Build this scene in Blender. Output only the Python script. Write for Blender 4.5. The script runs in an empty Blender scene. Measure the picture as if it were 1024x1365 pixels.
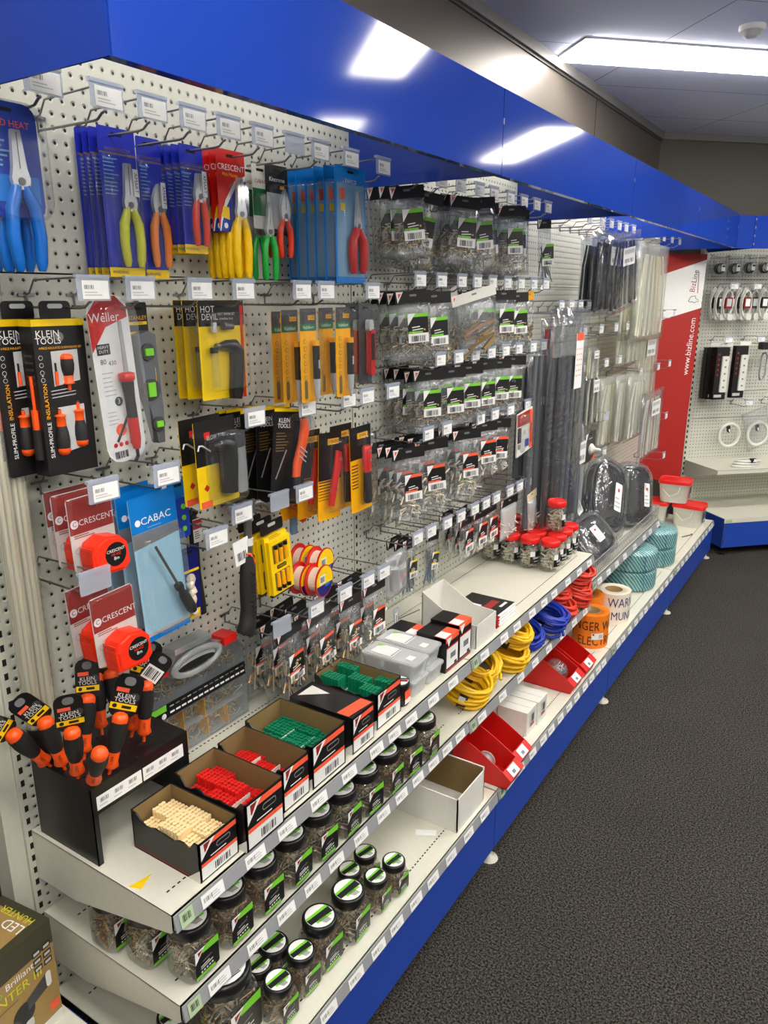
import bpy, math, random
from mathutils import Vector, Matrix, Quaternion
S = bpy.context.scene
COL = S.collection
# ------------------------------------------------------------ camera
R_ = Matrix(((0.8399166335515618, 0.14636838538825503, -0.5226053429139876),
             (0.5427121208322353, -0.229888808870165, 0.8078457089432572),
             (-0.0018980477308259596, -0.9621473022958035, -0.27252333129425726)))
FPX = 1010.245
CAM = Vector((0, 0, 1.78))
cd = bpy.data.cameras.new('camera'); cam = bpy.data.objects.new('camera', cd); COL.objects.link(cam)
rx, ry, rz = R_.col[0], -R_.col[1], -R_.col[2]
cam.matrix_world = Matrix.Translation(CAM) @ Matrix((rx, ry, rz)).transposed().to_4x4()
cd.sensor_fit = 'VERTICAL'; cd.sensor_height = 24.0; cd.lens = 24.0 * FPX / 1365.0
cd.clip_start = 0.02; cd.clip_end = 60
S.camera = cam
# ------------------------------------------------------------ light and exposure
S.view_settings.view_transform = 'Standard'; S.view_settings.look = 'None'
S.view_settings.gamma = 1.0; S.view_settings.use_curve_mapping = False
S.view_settings.exposure = 1.95
LIGHT = 7.5          # strength of the ceiling panels
w = bpy.data.worlds.new('world'); S.world = w; w.use_nodes = True
w.node_tree.nodes['Background'].inputs[0].default_value = (0.55, 0.6, 0.7, 1)
w.node_tree.nodes['Background'].inputs[1].default_value = 0.05
S.cycles.max_bounces = 8; S.cycles.transparent_max_bounces = 32
S.cycles.diffuse_bounces = 4; S.cycles.glossy_bounces = 3
S.cycles.caustics_reflective = False; S.cycles.caustics_refractive = False
S.cycles.sample_clamp_indirect = 6.0
# ------------------------------------------------------------ real sizes (metres) of the gondola
XW, XH, XK, XS = -1.3664, -0.8886, -0.8276, -0.935
Y0, BAY = 0.7312, 1.2
ZHB, ZHT, ZKB, ZB = 2.0795, 2.281, 0.0577, 0.273
ZC = 2.85
ZS1, ZS2 = 0.70, 0.49
E45 = Vector((math.sqrt(.5), math.sqrt(.5), 0)); N45 = Vector((math.sqrt(.5), -math.sqrt(.5), 0))

def at(u, v, X=None, Y=None, Z=None):
    d = R_ @ Vector((u - 512, v - 682.5, FPX))
    if X is not None: t = (X - CAM.x) / d.x
    elif Y is not None: t = (Y - CAM.y) / d.y
    else: t = (Z - CAM.z) / d.z
    return CAM + d * t
# ------------------------------------------------------------ materials
MATS = {}
def srgb(c):
    c = [x / 255.0 for x in c]
    return [(x / 12.92 if x <= .04045 else ((x + .055) / 1.055) ** 2.4) for x in c] + [1]
def mat(name, rgb, rough=.5, metal=0., var=.06, scale=60, bump=0., emit=0, spec=.5, coat=0, ior=None):
    if name in MATS: return MATS[name]
    m = bpy.data.materials.new(name); MATS[name] = m; m.use_nodes = True
    nt = m.node_tree; b = nt.nodes['Principled BSDF']
    c = srgb(rgb)
    b.inputs['Roughness'].default_value = rough; b.inputs['Metallic'].default_value = metal
    b.inputs['Specular IOR Level'].default_value = spec
    if coat: b.inputs['Coat Weight'].default_value = coat; b.inputs['Coat Roughness'].default_value = .05
    b.inputs['Base Color'].default_value = c
    if var or bump:
        tc = nt.nodes.new('ShaderNodeTexCoord'); nz = nt.nodes.new('ShaderNodeTexNoise')
        nz.inputs['Scale'].default_value = scale; nz.inputs['Detail'].default_value = 2
        nt.links.new(tc.outputs['Object'], nz.inputs['Vector'])
        if var:
            mx = nt.nodes.new('ShaderNodeMix'); mx.data_type = 'RGBA'
            mx.inputs['A'].default_value = [x * (1 - var) for x in c[:3]] + [1]
            mx.inputs['B'].default_value = [min(1, x * (1 + var)) for x in c[:3]] + [1]
            nt.links.new(nz.outputs['Fac'], mx.inputs['Factor']); nt.links.new(mx.outputs['Result'], b.inputs['Base Color'])
        if bump:
            bp = nt.nodes.new('ShaderNodeBump'); bp.inputs['Strength'].default_value = bump; bp.inputs['Distance'].default_value = .002
            nt.links.new(nz.outputs['Fac'], bp.inputs['Height']); nt.links.new(bp.outputs['Normal'], b.inputs['Normal'])
    if emit:
        b.inputs['Emission Color'].default_value = c; b.inputs['Emission Strength'].default_value = emit
    return m
def clear(name, rgb=(255, 255, 255), fac=.10, rough=.12, milk=0., wrinkle=0., wscale=40, edge=.4):
    """thin clear plastic: transparent + glossy, optionally milky and crinkled"""
    if name in MATS: return MATS[name]
    m = bpy.data.materials.new(name); MATS[name] = m; m.use_nodes = True
    nt = m.node_tree; nt.nodes.clear()
    o = nt.nodes.new('ShaderNodeOutputMaterial'); tr = nt.nodes.new('ShaderNodeBsdfTransparent'); gl = nt.nodes.new('ShaderNodeBsdfGlossy')
    tr.inputs[0].default_value = srgb(rgb); gl.inputs['Roughness'].default_value = rough; gl.inputs['Color'].default_value = (1, 1, 1, 1)
    fr = nt.nodes.new('ShaderNodeLayerWeight'); fr.inputs['Blend'].default_value = .25
    mr = nt.nodes.new('ShaderNodeMapRange'); mr.inputs['To Min'].default_value = fac; mr.inputs['To Max'].default_value = min(1, fac + edge)
    nt.links.new(fr.outputs['Facing'], mr.inputs['Value'])
    mx = nt.nodes.new('ShaderNodeMixShader'); nt.links.new(mr.outputs['Result'], mx.inputs['Fac'])
    last = tr.outputs[0]
    if milk:
        df = nt.nodes.new('ShaderNodeBsdfDiffuse'); df.inputs[0].default_value = srgb(rgb)
        m2 = nt.nodes.new('ShaderNodeMixShader'); m2.inputs['Fac'].default_value = milk
        nt.links.new(last, m2.inputs[1]); nt.links.new(df.outputs[0], m2.inputs[2]); last = m2.outputs[0]
    nt.links.new(last, mx.inputs[1]); nt.links.new(gl.outputs[0], mx.inputs[2]); nt.links.new(mx.outputs[0], o.inputs[0])
    if wrinkle:
        tc = nt.nodes.new('ShaderNodeTexCoord'); nz = nt.nodes.new('ShaderNodeTexNoise'); nz.inputs['Scale'].default_value = wscale
        nz.inputs['Detail'].default_value = 2; nz.inputs['Distortion'].default_value = 1.2
        nt.links.new(tc.outputs['Object'], nz.inputs['Vector'])
        bp = nt.nodes.new('ShaderNodeBump'); bp.inputs['Strength'].default_value = wrinkle; bp.inputs['Distance'].default_value = .006
        nt.links.new(nz.outputs['Fac'], bp.inputs['Height']); nt.links.new(bp.outputs['Normal'], gl.inputs['Normal'])
    return m
def M(name): return MATS[name]
# plain colours
for n, c, r, mt in [
    ('shelf_paint', (216, 214, 198), .38, 0), ('post_paint', (206, 205, 190), .4, 0), ('white', (238, 238, 235), .5, 0), ('paper', (240, 240, 238), .6, 0),
    ('ink', (24, 24, 26), .5, 0), ('black', (20, 20, 21), .35, 0), ('black_rubber', (28, 28, 29), .6, 0), ('black_card', (22, 21, 22), .32, 0),
    ('dark_slot', (10, 10, 10), .8, 0), ('grey_strip', (150, 152, 155), .3, 0), ('dark_grey', (62, 62, 64), .45, 0), ('mid_grey', (120, 122, 124), .45, 0),
    ('light_grey', (190, 192, 192), .5, 0), ('orange', (250, 88, 20), .38, 0), ('neon_orange', (255, 50, 18), .4, 0), ('label_orange', (250, 96, 62), .45, 0),
    ('red', (205, 28, 24), .35, 0), ('lid_red', (225, 30, 24), .35, 0), ('dark_red', (130, 22, 26), .4, 0), ('brand_red', (150, 34, 26), .45, 0), ('yellow', (250, 208, 10), .35, 0),
    ('amber', (252, 176, 8), .35, 0), ('lime_yellow', (206, 206, 20), .3, 0), ('hand_yellow', (248, 200, 4), .3, 0), ('hand_orange', (242, 128, 16), .3, 0),
    ('hand_red', (228, 56, 24), .3, 0), ('hand_blue', (8, 100, 190), .3, 0), ('hand_green', (22, 170, 60), .3, 0), ('navy', (22, 26, 110), .3, 0),
    ('card_blue', (30, 44, 170), .3, 0), ('royal', (18, 60, 170), .35, 0), ('sky', (0, 122, 208), .35, 0), ('ice', (160, 202, 222), .4, 0), ('pale_ice', (120, 165, 200), .35, 0),
    ('green', (0, 110, 60), .45, 0), ('leaf', (120, 205, 50), .45, 0), ('dark_green', (10, 84, 60), .4, 0), ('plug_green', (0, 120, 82), .45, 0), ('plug_red', (214, 30, 26), .45, 0),
    ('plug_cream', (240, 214, 160), .5, 0), ('kraft', (150, 122, 78), .75, 0), ('kraft_inside', (128, 104, 62), .8, 0), ('white_card', (222, 220, 212), .65, 0),
    ('cream_reel', (236, 222, 200), .5, 0), ('cord_yellow', (240, 190, 20), .4, 0), ('cord_blue', (22, 50, 165), .4, 0), ('cord_red', (222, 62, 42), .4, 0),
    ('tape_orange', (240, 128, 20), .45, 0), ('tape_cream', (236, 226, 206), .5, 0), ('tan_print', (120, 96, 48), .5, 0), ('nylon', (226, 222, 200), .45, 0),
    ('nylon_yellow', (222, 208, 160), .45, 0), ('white_cable', (224, 224, 216), .4, 0), ('beige_carton', (214, 205, 180), .6, 0), ('e_green', (176, 200, 160), .4, 0),
    ('pvc_blue', (60, 120, 170), .4, 0), ('plug_grey', (196, 194, 184), .5, 0), ('tyre_grey', (92, 97, 103), .45, 0), ('olive_tan', (158, 128, 74), .5, 0), ('dark_olive', (58, 56, 38), .45, 0)]:
    mat(n, c, r, mt)
for n, c, r in [('steel', (200, 200, 202), .25), ('chrome', (225, 225, 228), .12), ('wire_steel', (150, 150, 152), .3), ('brass', (206, 168, 110), .4),
                ('screw_steel', (226, 214, 186), .35), ('dark_steel', (104, 102, 100), .35), ('copper', (168, 128, 98), .4), ('solder', (180, 182, 186), .3)]:
    mat(n, c, r, 1.0 if n in ('chrome', 'wire_steel') else .55)
clear('clear', fac=.07); clear('clear_blister', (246, 248, 250), fac=.04, rough=.08, milk=.015, edge=.22); clear('ticket_plastic', (232, 238, 248), fac=.04, rough=.12, milk=.3, edge=.15)
clear('bag_film', (245, 247, 248), fac=.045, rough=.13, milk=.06, wrinkle=1., wscale=38, edge=.3); clear('jar_plastic', (244, 245, 242), fac=.04, rough=.06, milk=.03)
clear('tub_plastic', (242, 244, 244), fac=.05, rough=.15, milk=.4, edge=.25); clear('smoke_plastic', (232, 235, 236), fac=.04, rough=.12, milk=.3, edge=.25)
clear('wrap_film', (225, 240, 242), fac=.04, rough=.12, milk=.05, wrinkle=1., wscale=22, edge=.25); clear('big_bag_film', (238, 240, 243), fac=.05, rough=.1, milk=.04, wrinkle=1., wscale=16, edge=.35)
clear('milky_bag', (240, 241, 236), fac=.05, rough=.18, milk=.22, wrinkle=.9, wscale=25, edge=.2); clear('rod_sleeve', (240, 238, 226), fac=.12, rough=.1, milk=.25)
mat('fascia_blue', (28, 61, 158), .075, 0, var=.04, scale=3, spec=.32)
mat('kick_blue', (34, 72, 172), .35, 0, var=.04, scale=3)
mat('sign_red', (172, 34, 28), .4, 0, var=.03, scale=3)
mat('wall_paint', (96, 89, 82), .40, .35, var=.06, scale=1.5, spec=.5)
mat('back_paint', (76, 72, 64), .6, 0, var=.05, scale=1.5)
mat('trim_dark', (70, 68, 66), .5); mat('ceiling_trim', (120, 118, 116), .5)
def noded(name, build):
    m = bpy.data.materials.new(name); MATS[name] = m; m.use_nodes = True
    build(m.node_tree, m.node_tree.nodes['Principled BSDF']); return m
def peg_build(nt, b):
    # 25 mm grid of punched holes, in the panel's own coordinates (x along, y up)
    N = nt.nodes.new; L = nt.links.new
    tc = N('ShaderNodeTexCoord'); sp = N('ShaderNodeSeparateXYZ'); L(tc.outputs['Object'], sp.inputs[0])
    def ma(op, a, bb=None):
        n = N('ShaderNodeMath'); n.operation = op
        for i, q in enumerate((a, bb)):
            if q is None: continue
            if isinstance(q, (int, float)): n.inputs[i].default_value = q
            else: L(q, n.inputs[i])
        return n.outputs[0]
    def cell(o): return ma('SUBTRACT', ma('FRACT', ma('ADD', ma('DIVIDE', o, .0248), .5)), .5)
    u, v = cell(sp.outputs['X']), cell(sp.outputs['Y'])
    d = ma('MULTIPLY', ma('SQRT', ma('ADD', ma('MULTIPLY', u, u), ma('MULTIPLY', v, v))), .0248)
    hole = N('ShaderNodeMapRange'); hole.inputs['From Min'].default_value = .0028; hole.inputs['From Max'].default_value = .0036; L(d, hole.inputs['Value'])
    nz = N('ShaderNodeTexNoise'); nz.inputs['Scale'].default_value = 2.5; L(tc.outputs['Object'], nz.inputs['Vector'])
    base = N('ShaderNodeMix'); base.data_type = 'RGBA'; base.inputs['A'].default_value = srgb((204, 205, 192)); base.inputs['B'].default_value = srgb((214, 214, 202)); L(nz.outputs['Fac'], base.inputs['Factor'])
    mx = N('ShaderNodeMix'); mx.data_type = 'RGBA'; mx.inputs['A'].default_value = (.006, .006, .006, 1); L(base.outputs['Result'], mx.inputs['B']); L(hole.outputs['Result'], mx.inputs['Factor'])
    L(mx.outputs['Result'], b.inputs['Base Color'])
    rim = N('ShaderNodeMapRange'); rim.interpolation_type = 'SMOOTHSTEP'; rim.inputs['From Min'].default_value = .003; rim.inputs['From Max'].default_value = .0068; L(d, rim.inputs['Value'])
    bp = N('ShaderNodeBump'); bp.inputs['Distance'].default_value = .0022; bp.inputs['Strength'].default_value = .9; L(rim.outputs['Result'], bp.inputs['Height']); L(bp.outputs['Normal'], b.inputs['Normal'])
    b.inputs['Roughness'].default_value = .4
noded('pegboard', peg_build)
def carpet_build(nt, b):
    N = nt.nodes.new; L = nt.links.new
    tc = N('ShaderNodeTexCoord'); nz = N('ShaderNodeTexNoise'); nz.inputs['Scale'].default_value = 170; nz.inputs['Detail'].default_value = 6; nz.inputs['Roughness'].default_value = .8
    L(tc.outputs['Object'], nz.inputs['Vector'])
    n2 = N('ShaderNodeTexNoise'); n2.inputs['Scale'].default_value = 3; L(tc.outputs['Object'], n2.inputs['Vector'])
    cr = N('ShaderNodeValToRGB'); cr.color_ramp.elements[0].position = .45; cr.color_ramp.elements[0].color = srgb((16, 16, 17)); cr.color_ramp.elements[1].position = .60; cr.color_ramp.elements[1].color = srgb((106, 102, 95))
    L(nz.outputs['Fac'], cr.inputs['Fac'])
    mx = N('ShaderNodeMix'); mx.data_type = 'RGBA'; mx.blend_type = 'MULTIPLY'; mx.inputs['Factor'].default_value = .25; L(cr.outputs[0], mx.inputs['A']); L(n2.outputs['Fac'], mx.inputs['B'])
    L(mx.outputs['Result'], b.inputs['Base Color']); b.inputs['Roughness'].default_value = .95; b.inputs['Specular IOR Level'].default_value = .1
    bp = N('ShaderNodeBump'); bp.inputs['Distance'].default_value = .004; bp.inputs['Strength'].default_value = .8; L(nz.outputs['Fac'], bp.inputs['Height']); L(bp.outputs['Normal'], b.inputs['Normal'])
noded('carpet', carpet_build)
def ceil_build(nt, b):
    N = nt.nodes.new; L = nt.links.new
    tc = N('ShaderNodeTexCoord'); mp = N('ShaderNodeMapping'); mp.inputs['Rotation'].default_value = (0, 0, math.radians(-45)); mp.inputs['Location'].default_value = (.42, .10, 0)
    L(tc.outputs['Object'], mp.inputs['Vector'])
    bk = N('ShaderNodeTexBrick'); bk.offset = 0; bk.inputs['Scale'].default_value = 1; bk.inputs['Brick Width'].default_value = 1.2; bk.inputs['Row Height'].default_value = .6
    bk.inputs['Mortar Size'].default_value = .0035; bk.inputs['Color1'].default_value = srgb((212, 220, 250)); bk.inputs['Color2'].default_value = srgb((209, 217, 248)); bk.inputs['Mortar'].default_value = srgb((140, 143, 152))
    L(mp.outputs[0], bk.inputs['Vector']); L(bk.outputs['Color'], b.inputs['Base Color']); b.inputs['Roughness'].default_value = .8
noded('ceiling_tile', ceil_build)
def rope_build(nt, b):
    N = nt.nodes.new; L = nt.links.new
    tc = N('ShaderNodeTexCoord'); wv = N('ShaderNodeTexWave'); wv.wave_type = 'BANDS'; wv.bands_direction = 'DIAGONAL'; wv.inputs['Scale'].default_value = 26; wv.inputs['Distortion'].default_value = 2.5
    L(tc.outputs['Object'], wv.inputs['Vector'])
    cr = N('ShaderNodeValToRGB'); cr.color_ramp.elements[0].position = .38; cr.color_ramp.elements[0].color = srgb((60, 122, 124)); cr.color_ramp.elements[1].position = .6; cr.color_ramp.elements[1].color = srgb((186, 226, 226))
    L(wv.outputs['Fac'], cr.inputs[0]); L(cr.outputs[0], b.inputs['Base Color']); b.inputs['Roughness'].default_value = .6
noded('telstra_rope'.replace('telstra_', 'blue_'), rope_build)
m = mat('lamp_glow', (255, 250, 242), .5, var=0, emit=1); m.node_tree.nodes['Principled BSDF'].inputs['Emission Strength'].default_value = LIGHT

# ------------------------------------------------------------ mesh builder
def rrect(w, h, r, n=3, cx=0, cy=0):
    r = min(r, w / 2 - 1e-5, h / 2 - 1e-5); p = []
    for k, (sx, sy) in enumerate(((1, 1), (-1, 1), (-1, -1), (1, -1))):
        for i in range(n + 1):
            a = math.pi / 2 * (k + i / n)
            p.append((cx + sx * (w / 2 - r) + r * math.cos(a), cy + sy * (h / 2 - r) + r * math.sin(a)))
    return p
def circ(r, n=16, cx=0, cy=0): return [(cx + r * math.cos(2 * math.pi * i / n), cy + r * math.sin(2 * math.pi * i / n)) for i in range(n)]
AX = {'z': Matrix.Identity(4), 'x': Matrix(((0, 0, 1, 0), (1, 0, 0, 0), (0, 1, 0, 0), (0, 0, 0, 1))), 'y': Matrix(((1, 0, 0, 0), (0, 0, 1, 0), (0, -1, 0, 0), (0, 0, 0, 1)))}
TXT = {}
def text_mesh(s):
    if s not in TXT:
        cu = bpy.data.curves.new('t', 'FONT'); cu.body = s; cu.align_x = 'CENTER'; cu.align_y = 'CENTER'; cu.resolution_u = 2
        ob = bpy.data.objects.new('t', cu); me = ob.to_mesh()
        TXT[s] = ([v.co.copy() for v in me.vertices], [tuple(p.vertices) for p in me.polygons])
        ob.to_mesh_clear(); bpy.data.objects.remove(ob); bpy.data.curves.remove(cu)
    return TXT[s]
class MB:
    def __init__(s): s.v = []; s.f = []; s.mi = []; s.sm = []; s.mats = []; s.T = Matrix.Identity(4)
    def m(s, n):
        if n not in s.mats: s.mats.append(n)
        return s.mats.index(n)
    def add(s, vs, fs, mt, smooth=False):
        o = len(s.v); s.v += [s.T @ Vector(v) for v in vs]; k = s.m(mt)
        for f in fs: s.f.append([o + i for i in f]); s.mi.append(k); s.sm.append(smooth)
        return s
    def box(s, c, d, mt, rot=None):
        x, y, z = d[0] / 2, d[1] / 2, d[2] / 2
        vs = [Vector((a * x, b * y, e * z)) for e in (-1, 1) for b in (-1, 1) for a in (-1, 1)]
        if rot is not None: vs = [rot @ v for v in vs]
        c = Vector(c); return s.add([c + v for v in vs], [(0, 2, 3, 1), (4, 5, 7, 6), (0, 1, 5, 4), (2, 6, 7, 3), (0, 4, 6, 2), (1, 3, 7, 5)], mt)
    def bb(s, x0, x1, y0, y1, z0, z1, mt): return s.box(((x0 + x1) / 2, (y0 + y1) / 2, (z0 + z1) / 2), (x1 - x0, y1 - y0, z1 - z0), mt)
    def prism(s, poly, z0, z1, mt, axis='z', off=(0, 0, 0), caps=True, smooth=False, top=1., mt_top=None):
        A = AX[axis]; n = len(poly); off = Vector(off)
        vs = [off + A @ Vector((p[0], p[1], z0)) for p in poly] + [off + A @ Vector((p[0] * top, p[1] * top, z1)) for p in poly]
        s.add(vs, [(i, (i + 1) % n, n + (i + 1) % n, n + i) for i in range(n)], mt, smooth)
        if caps: s.add(vs[:n], [tuple(range(n - 1, -1, -1))], mt); s.add(vs[n:], [tuple(range(n))], mt_top or mt)
        return s
    def loft(s, rings, mt, caps=(True, True), smooth=True, closed=False):
        n = len(rings[0]); vs = [p for r in rings for p in r]; fs = []
        K = len(rings)
        for k in range(K if closed else K - 1):
            a, b = k * n, ((k + 1) % K) * n
            fs += [(a + i, a + (i + 1) % n, b + (i + 1) % n, b + i) for i in range(n)]
        s.add(vs, fs, mt, smooth)
        if not closed:
            if caps[0]: s.add(rings[0], [tuple(range(n - 1, -1, -1))], mt)
            if caps[1]: s.add(rings[-1], [tuple(range(n))], mt)
        return s
    def lathe(s, prof, mt, n=20, c=(0, 0, 0), axis='z', caps=(True, True), smooth=True):
        A = AX[axis]; c = Vector(c)
        return s.loft([[c + A @ Vector((r * math.cos(2 * math.pi * i / n), r * math.sin(2 * math.pi * i / n), z)) for i in range(n)] for r, z in prof], mt, caps, smooth)
    def tube(s, pts, r, mt, n=6, closed=False, flat=None):
        pts = [Vector(p) for p in pts]; K = len(pts); rings = []; up = Vector((0.123, .21, .97)).normalized()
        rr = r if isinstance(r, (list, tuple)) else [r] * K
        nrm = None
        for k in range(K):
            if closed: t = pts[(k + 1) % K] - pts[k - 1]
            else: t = pts[min(k + 1, K - 1)] - pts[max(k - 1, 0)]
            if t.length < 1e-9: t = Vector((0, 0, 1))
            t.normalize()
            if nrm is None: nrm = t.cross(up).normalized() if abs(t.dot(up)) < .95 else t.cross(Vector((1, 0, 0))).normalized()
            else: nrm = (nrm - t * nrm.dot(t)); nrm = nrm.normalized() if nrm.length > 1e-6 else t.orthogonal().normalized()
            b = t.cross(nrm)
            a2 = flat or 1.
            rings.append([pts[k] + (nrm * math.cos(2 * math.pi * i / n) + b * a2 * math.sin(2 * math.pi * i / n)) * rr[k] for i in range(n)])
        return s.loft(rings, mt, (True, True), True, closed)
    def quad(s, c, w, h, mt, rot=0):
        """thin print in the local xy plane (w by h) at c, 0.2 mm proud"""
        ca, sa = math.cos(rot), math.sin(rot); c = Vector(c)
        return s.add([c + Vector((x * ca - y * sa, x * sa + y * ca, 0)) for x, y in ((-w / 2, -h / 2), (w / 2, -h / 2), (w / 2, h / 2), (-w / 2, h / 2))], [(0, 1, 2, 3)], mt)
    def poly(s, pts, z, mt): return s.add([Vector((p[0], p[1], z)) for p in pts], [tuple(range(len(pts)))], mt)
    def text(s, t, c, size, mt, rot=0, wide=1.):
        vs, fs = text_mesh(t); ca, sa = math.cos(rot), math.sin(rot); c = Vector(c)
        return s.add([c + Vector(((v.x * wide * ca - v.y * sa) * size, (v.x * wide * sa + v.y * ca) * size, 0)) for v in vs], fs, mt)
    def barcode(s, c, w, h, mt='ink', rot=0, n=9):
        rnd = random.Random(n); ca, sa = math.cos(rot), math.sin(rot); x = -w / 2
        for i in range(n):
            bw = w / n * rnd.choice((.35, .55, .8)); q = x + bw / 2
            s.quad((c[0] + q * ca, c[1] + q * sa, c[2]), bw, h, mt, rot); x += w / n
        return s
    def lines(s, c, w, h, n, mt='ink', rot=0, thick=.4):
        rnd = random.Random(n * 7); ca, sa = math.cos(rot), math.sin(rot)
        for i in range(n):
            y = h / 2 - (i + .5) * h / n; ww = w * rnd.uniform(.6, 1); x = -(w - ww) / 2
            s.quad((c[0] + x * ca - y * sa, c[1] + x * sa + y * ca, c[2]), ww, h / n * thick, mt, rot)
        return s
    def mesh(s, name):
        me = bpy.data.meshes.new(name); me.from_pydata([tuple(v) for v in s.v], [], s.f)
        for n in s.mats: me.materials.append(MATS[n])
        me.polygons.foreach_set('material_index', s.mi); me.polygons.foreach_set('use_smooth', s.sm); me.update(); return me
    def build(s, name, parent=None, loc=None, label=None):
        o = bpy.data.objects.new(name, s.mesh(name)); COL.objects.link(o)
        if parent is not None: o.parent = parent
        if loc is not None: o.location = loc
        if label: o['label'] = label
        return o
FACE = Matrix(((0, 0, 1, 0), (1, 0, 0, 0), (0, 1, 0, 0), (0, 0, 0, 1)))     # local x -> world +Y, y -> up, z -> world +X
FACE45 = Matrix(((E45.x, 0, N45.x, 0), (E45.y, 0, N45.y, 0), (0, 1, 0, 0), (0, 0, 0, 1)))
def thing(name, label, cat, loc=(0, 0, 0), rotz=0, group=None, face=None, tilt=0, yaw=0):
    o = bpy.data.objects.new(name, None); COL.objects.link(o); o.empty_display_size = .02
    if face is not None: o.matrix_world = Matrix.Translation(Vector(loc)) @ face @ Matrix.Rotation(yaw, 4, 'Y') @ Matrix.Rotation(tilt, 4, 'Z')
    else: o.matrix_world = Matrix.Translation(Vector(loc)) @ Matrix.Rotation(rotz, 4, 'Z')
    tag(o, label, cat, group); return o
def tag(o, label=None, cat=None, group=None, kind=None):
    if label: o['label'] = label
    if cat: o['category'] = cat
    if group: o['group'] = group
    if kind: o['kind'] = kind
    return o
def kids(o): return KIDS.get(o.name) or [c for c in bpy.data.objects if c.parent == o]
KIDS = {}
def tree(o):
    return (o, [tree(c) for c in bpy.data.objects if c.parent == o])
def dup(tr, label, matrix=None, loc=None, group=None):
    def rec(t, par):
        c = t[0].copy(); COL.objects.link(c)
        if par is not None: c.parent = par
        for k in t[1]: rec(k, c)
        return c
    r = rec(tr, None)
    if matrix is not None: r.matrix_world = matrix
    if loc is not None: r.location = loc
    r['label'] = label
    if group: r['group'] = group
    return r
ORD = ['first', 'second', 'third', 'fourth', 'fifth', 'sixth', 'seventh', 'eighth', 'ninth', 'tenth', 'eleventh', 'twelfth', 'thirteenth', 'fourteenth']
# ============================================================ the setting
def struct(mb, name):
    o = mb.build(name); o['kind'] = 'structure'; return o
b = MB(); b.add([(-6, -3, 0), (5, -3, 0), (5, 12.25, 0), (-6, 12.25, 0)], [(0, 1, 2, 3)], 'carpet'); struct(b, 'floor')
XWALL, YC = -1.48, 5.765
b = MB(); b.add([(XWALL - .1, -3, ZC), (5, -3, ZC), (5, 12.5, ZC), (XWALL - .1, YC + .1, ZC)], [(3, 2, 1, 0)], 'ceiling_tile'); struct(b, 'ceiling')
b = MB(); b.bb(XWALL - .08, XWALL, -3, YC, 0, ZC, 'wall_paint')
for y in (1.98, 4.38): b.bb(XWALL - .001, XWALL + .0015, y, y + .004, 0, ZC, 'dark_slot')
struct(b, 'wall_left')
b = MB(); p0 = Vector((XWALL, YC, 0)); p1 = p0 + E45 * 9.3; o_ = -N45 * .08
b.add([p0, p1, p1 + o_, p0 + o_, p0 + Vector((0, 0, ZC)), p1 + Vector((0, 0, ZC)), p1 + o_ + Vector((0, 0, ZC)), p0 + o_ + Vector((0, 0, ZC))],
      [(0, 1, 5, 4), (3, 7, 6, 2), (4, 5, 6, 7), (0, 4, 7, 3), (1, 2, 6, 5)], 'back_paint'); struct(b, 'wall_back')
b = MB(); b.bb(5, 5.08, -3, 12.3, 0, ZC, 'white'); struct(b, 'wall_right')
b = MB(); b.bb(XWALL, 5, -3.08, -3, 0, ZC, 'white'); struct(b, 'wall_rear')
b = MB(); b.bb(XWALL, XWALL + .022, -3, YC, ZC - .045, ZC, 'ceiling_trim'); b.bb(XWALL, XWALL + .008, -3, YC, ZC - .055, ZC - .045, 'trim_dark'); struct(b, 'trim_1')
b = MB(); b.add([p0 + N45 * .02 + Vector((0, 0, ZC - .04)), p1 + N45 * .02 + Vector((0, 0, ZC - .04)), p1 + N45 * .02 + Vector((0, 0, ZC)), p0 + N45 * .02 + Vector((0, 0, ZC)),
                 p0 + Vector((0, 0, ZC - .04)), p1 + Vector((0, 0, ZC - .04))], [(0, 1, 2, 3), (4, 5, 1, 0)], 'ceiling_trim'); struct(b, 'trim_2')
# ceiling lights, their long side at 45 degrees to the gondola
LF = Vector((-.93, 4.09, ZC)); ROT45 = Matrix.Rotation(math.radians(45), 4, 'Z')
lp = thing('ceiling_light', 'long white ceiling light panel, the only one directly in view', 'ceiling light', LF, math.radians(45))
b = MB()
for s_ in (-1, 1): b.box((0, s_ * .14, -.004), (1.24, .016, .008), 'white'); b.box((s_ * .612, 0, -.004), (.016, .264, .008), 'white')
b.build('frame', lp)
b = MB(); b.box((0, 0, -.012), (1.208, .264, .024), 'lamp_glow'); b.build('diffuser', lp)
lt = tree(lp)
k = 0
for n_, e_ in [(1.45, 0), (0, 2.22), (2.9, 0), (1.45, 2.22), (2.9, -2.22), (4.35, -2.22), (4.35, 0), (5.8, -2.22), (2.9, 2.22), (1.45, 4.44)]:
    k += 1
    dup(lt, 'ceiling light panel outside the frame, mirrored in the blue header boards', loc=LF + N45 * n_ + E45 * e_, group='ceiling lights out of view')
sd = thing('smoke_detector', 'round white smoke detector on the ceiling by the light', 'smoke detector', at(1003, 38, Z=ZC - .01) * 1.0)
sd.location.z = ZC
b = MB(); b.lathe([(.052, 0), (.052, -.012), (.046, -.02)], 'white', 24); b.build('base', sd)
b = MB(); b.lathe([(.036, -.02), (.034, -.036), (.02, -.042)], 'light_grey', 20); b.build('sensor_dome', sd)

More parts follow.
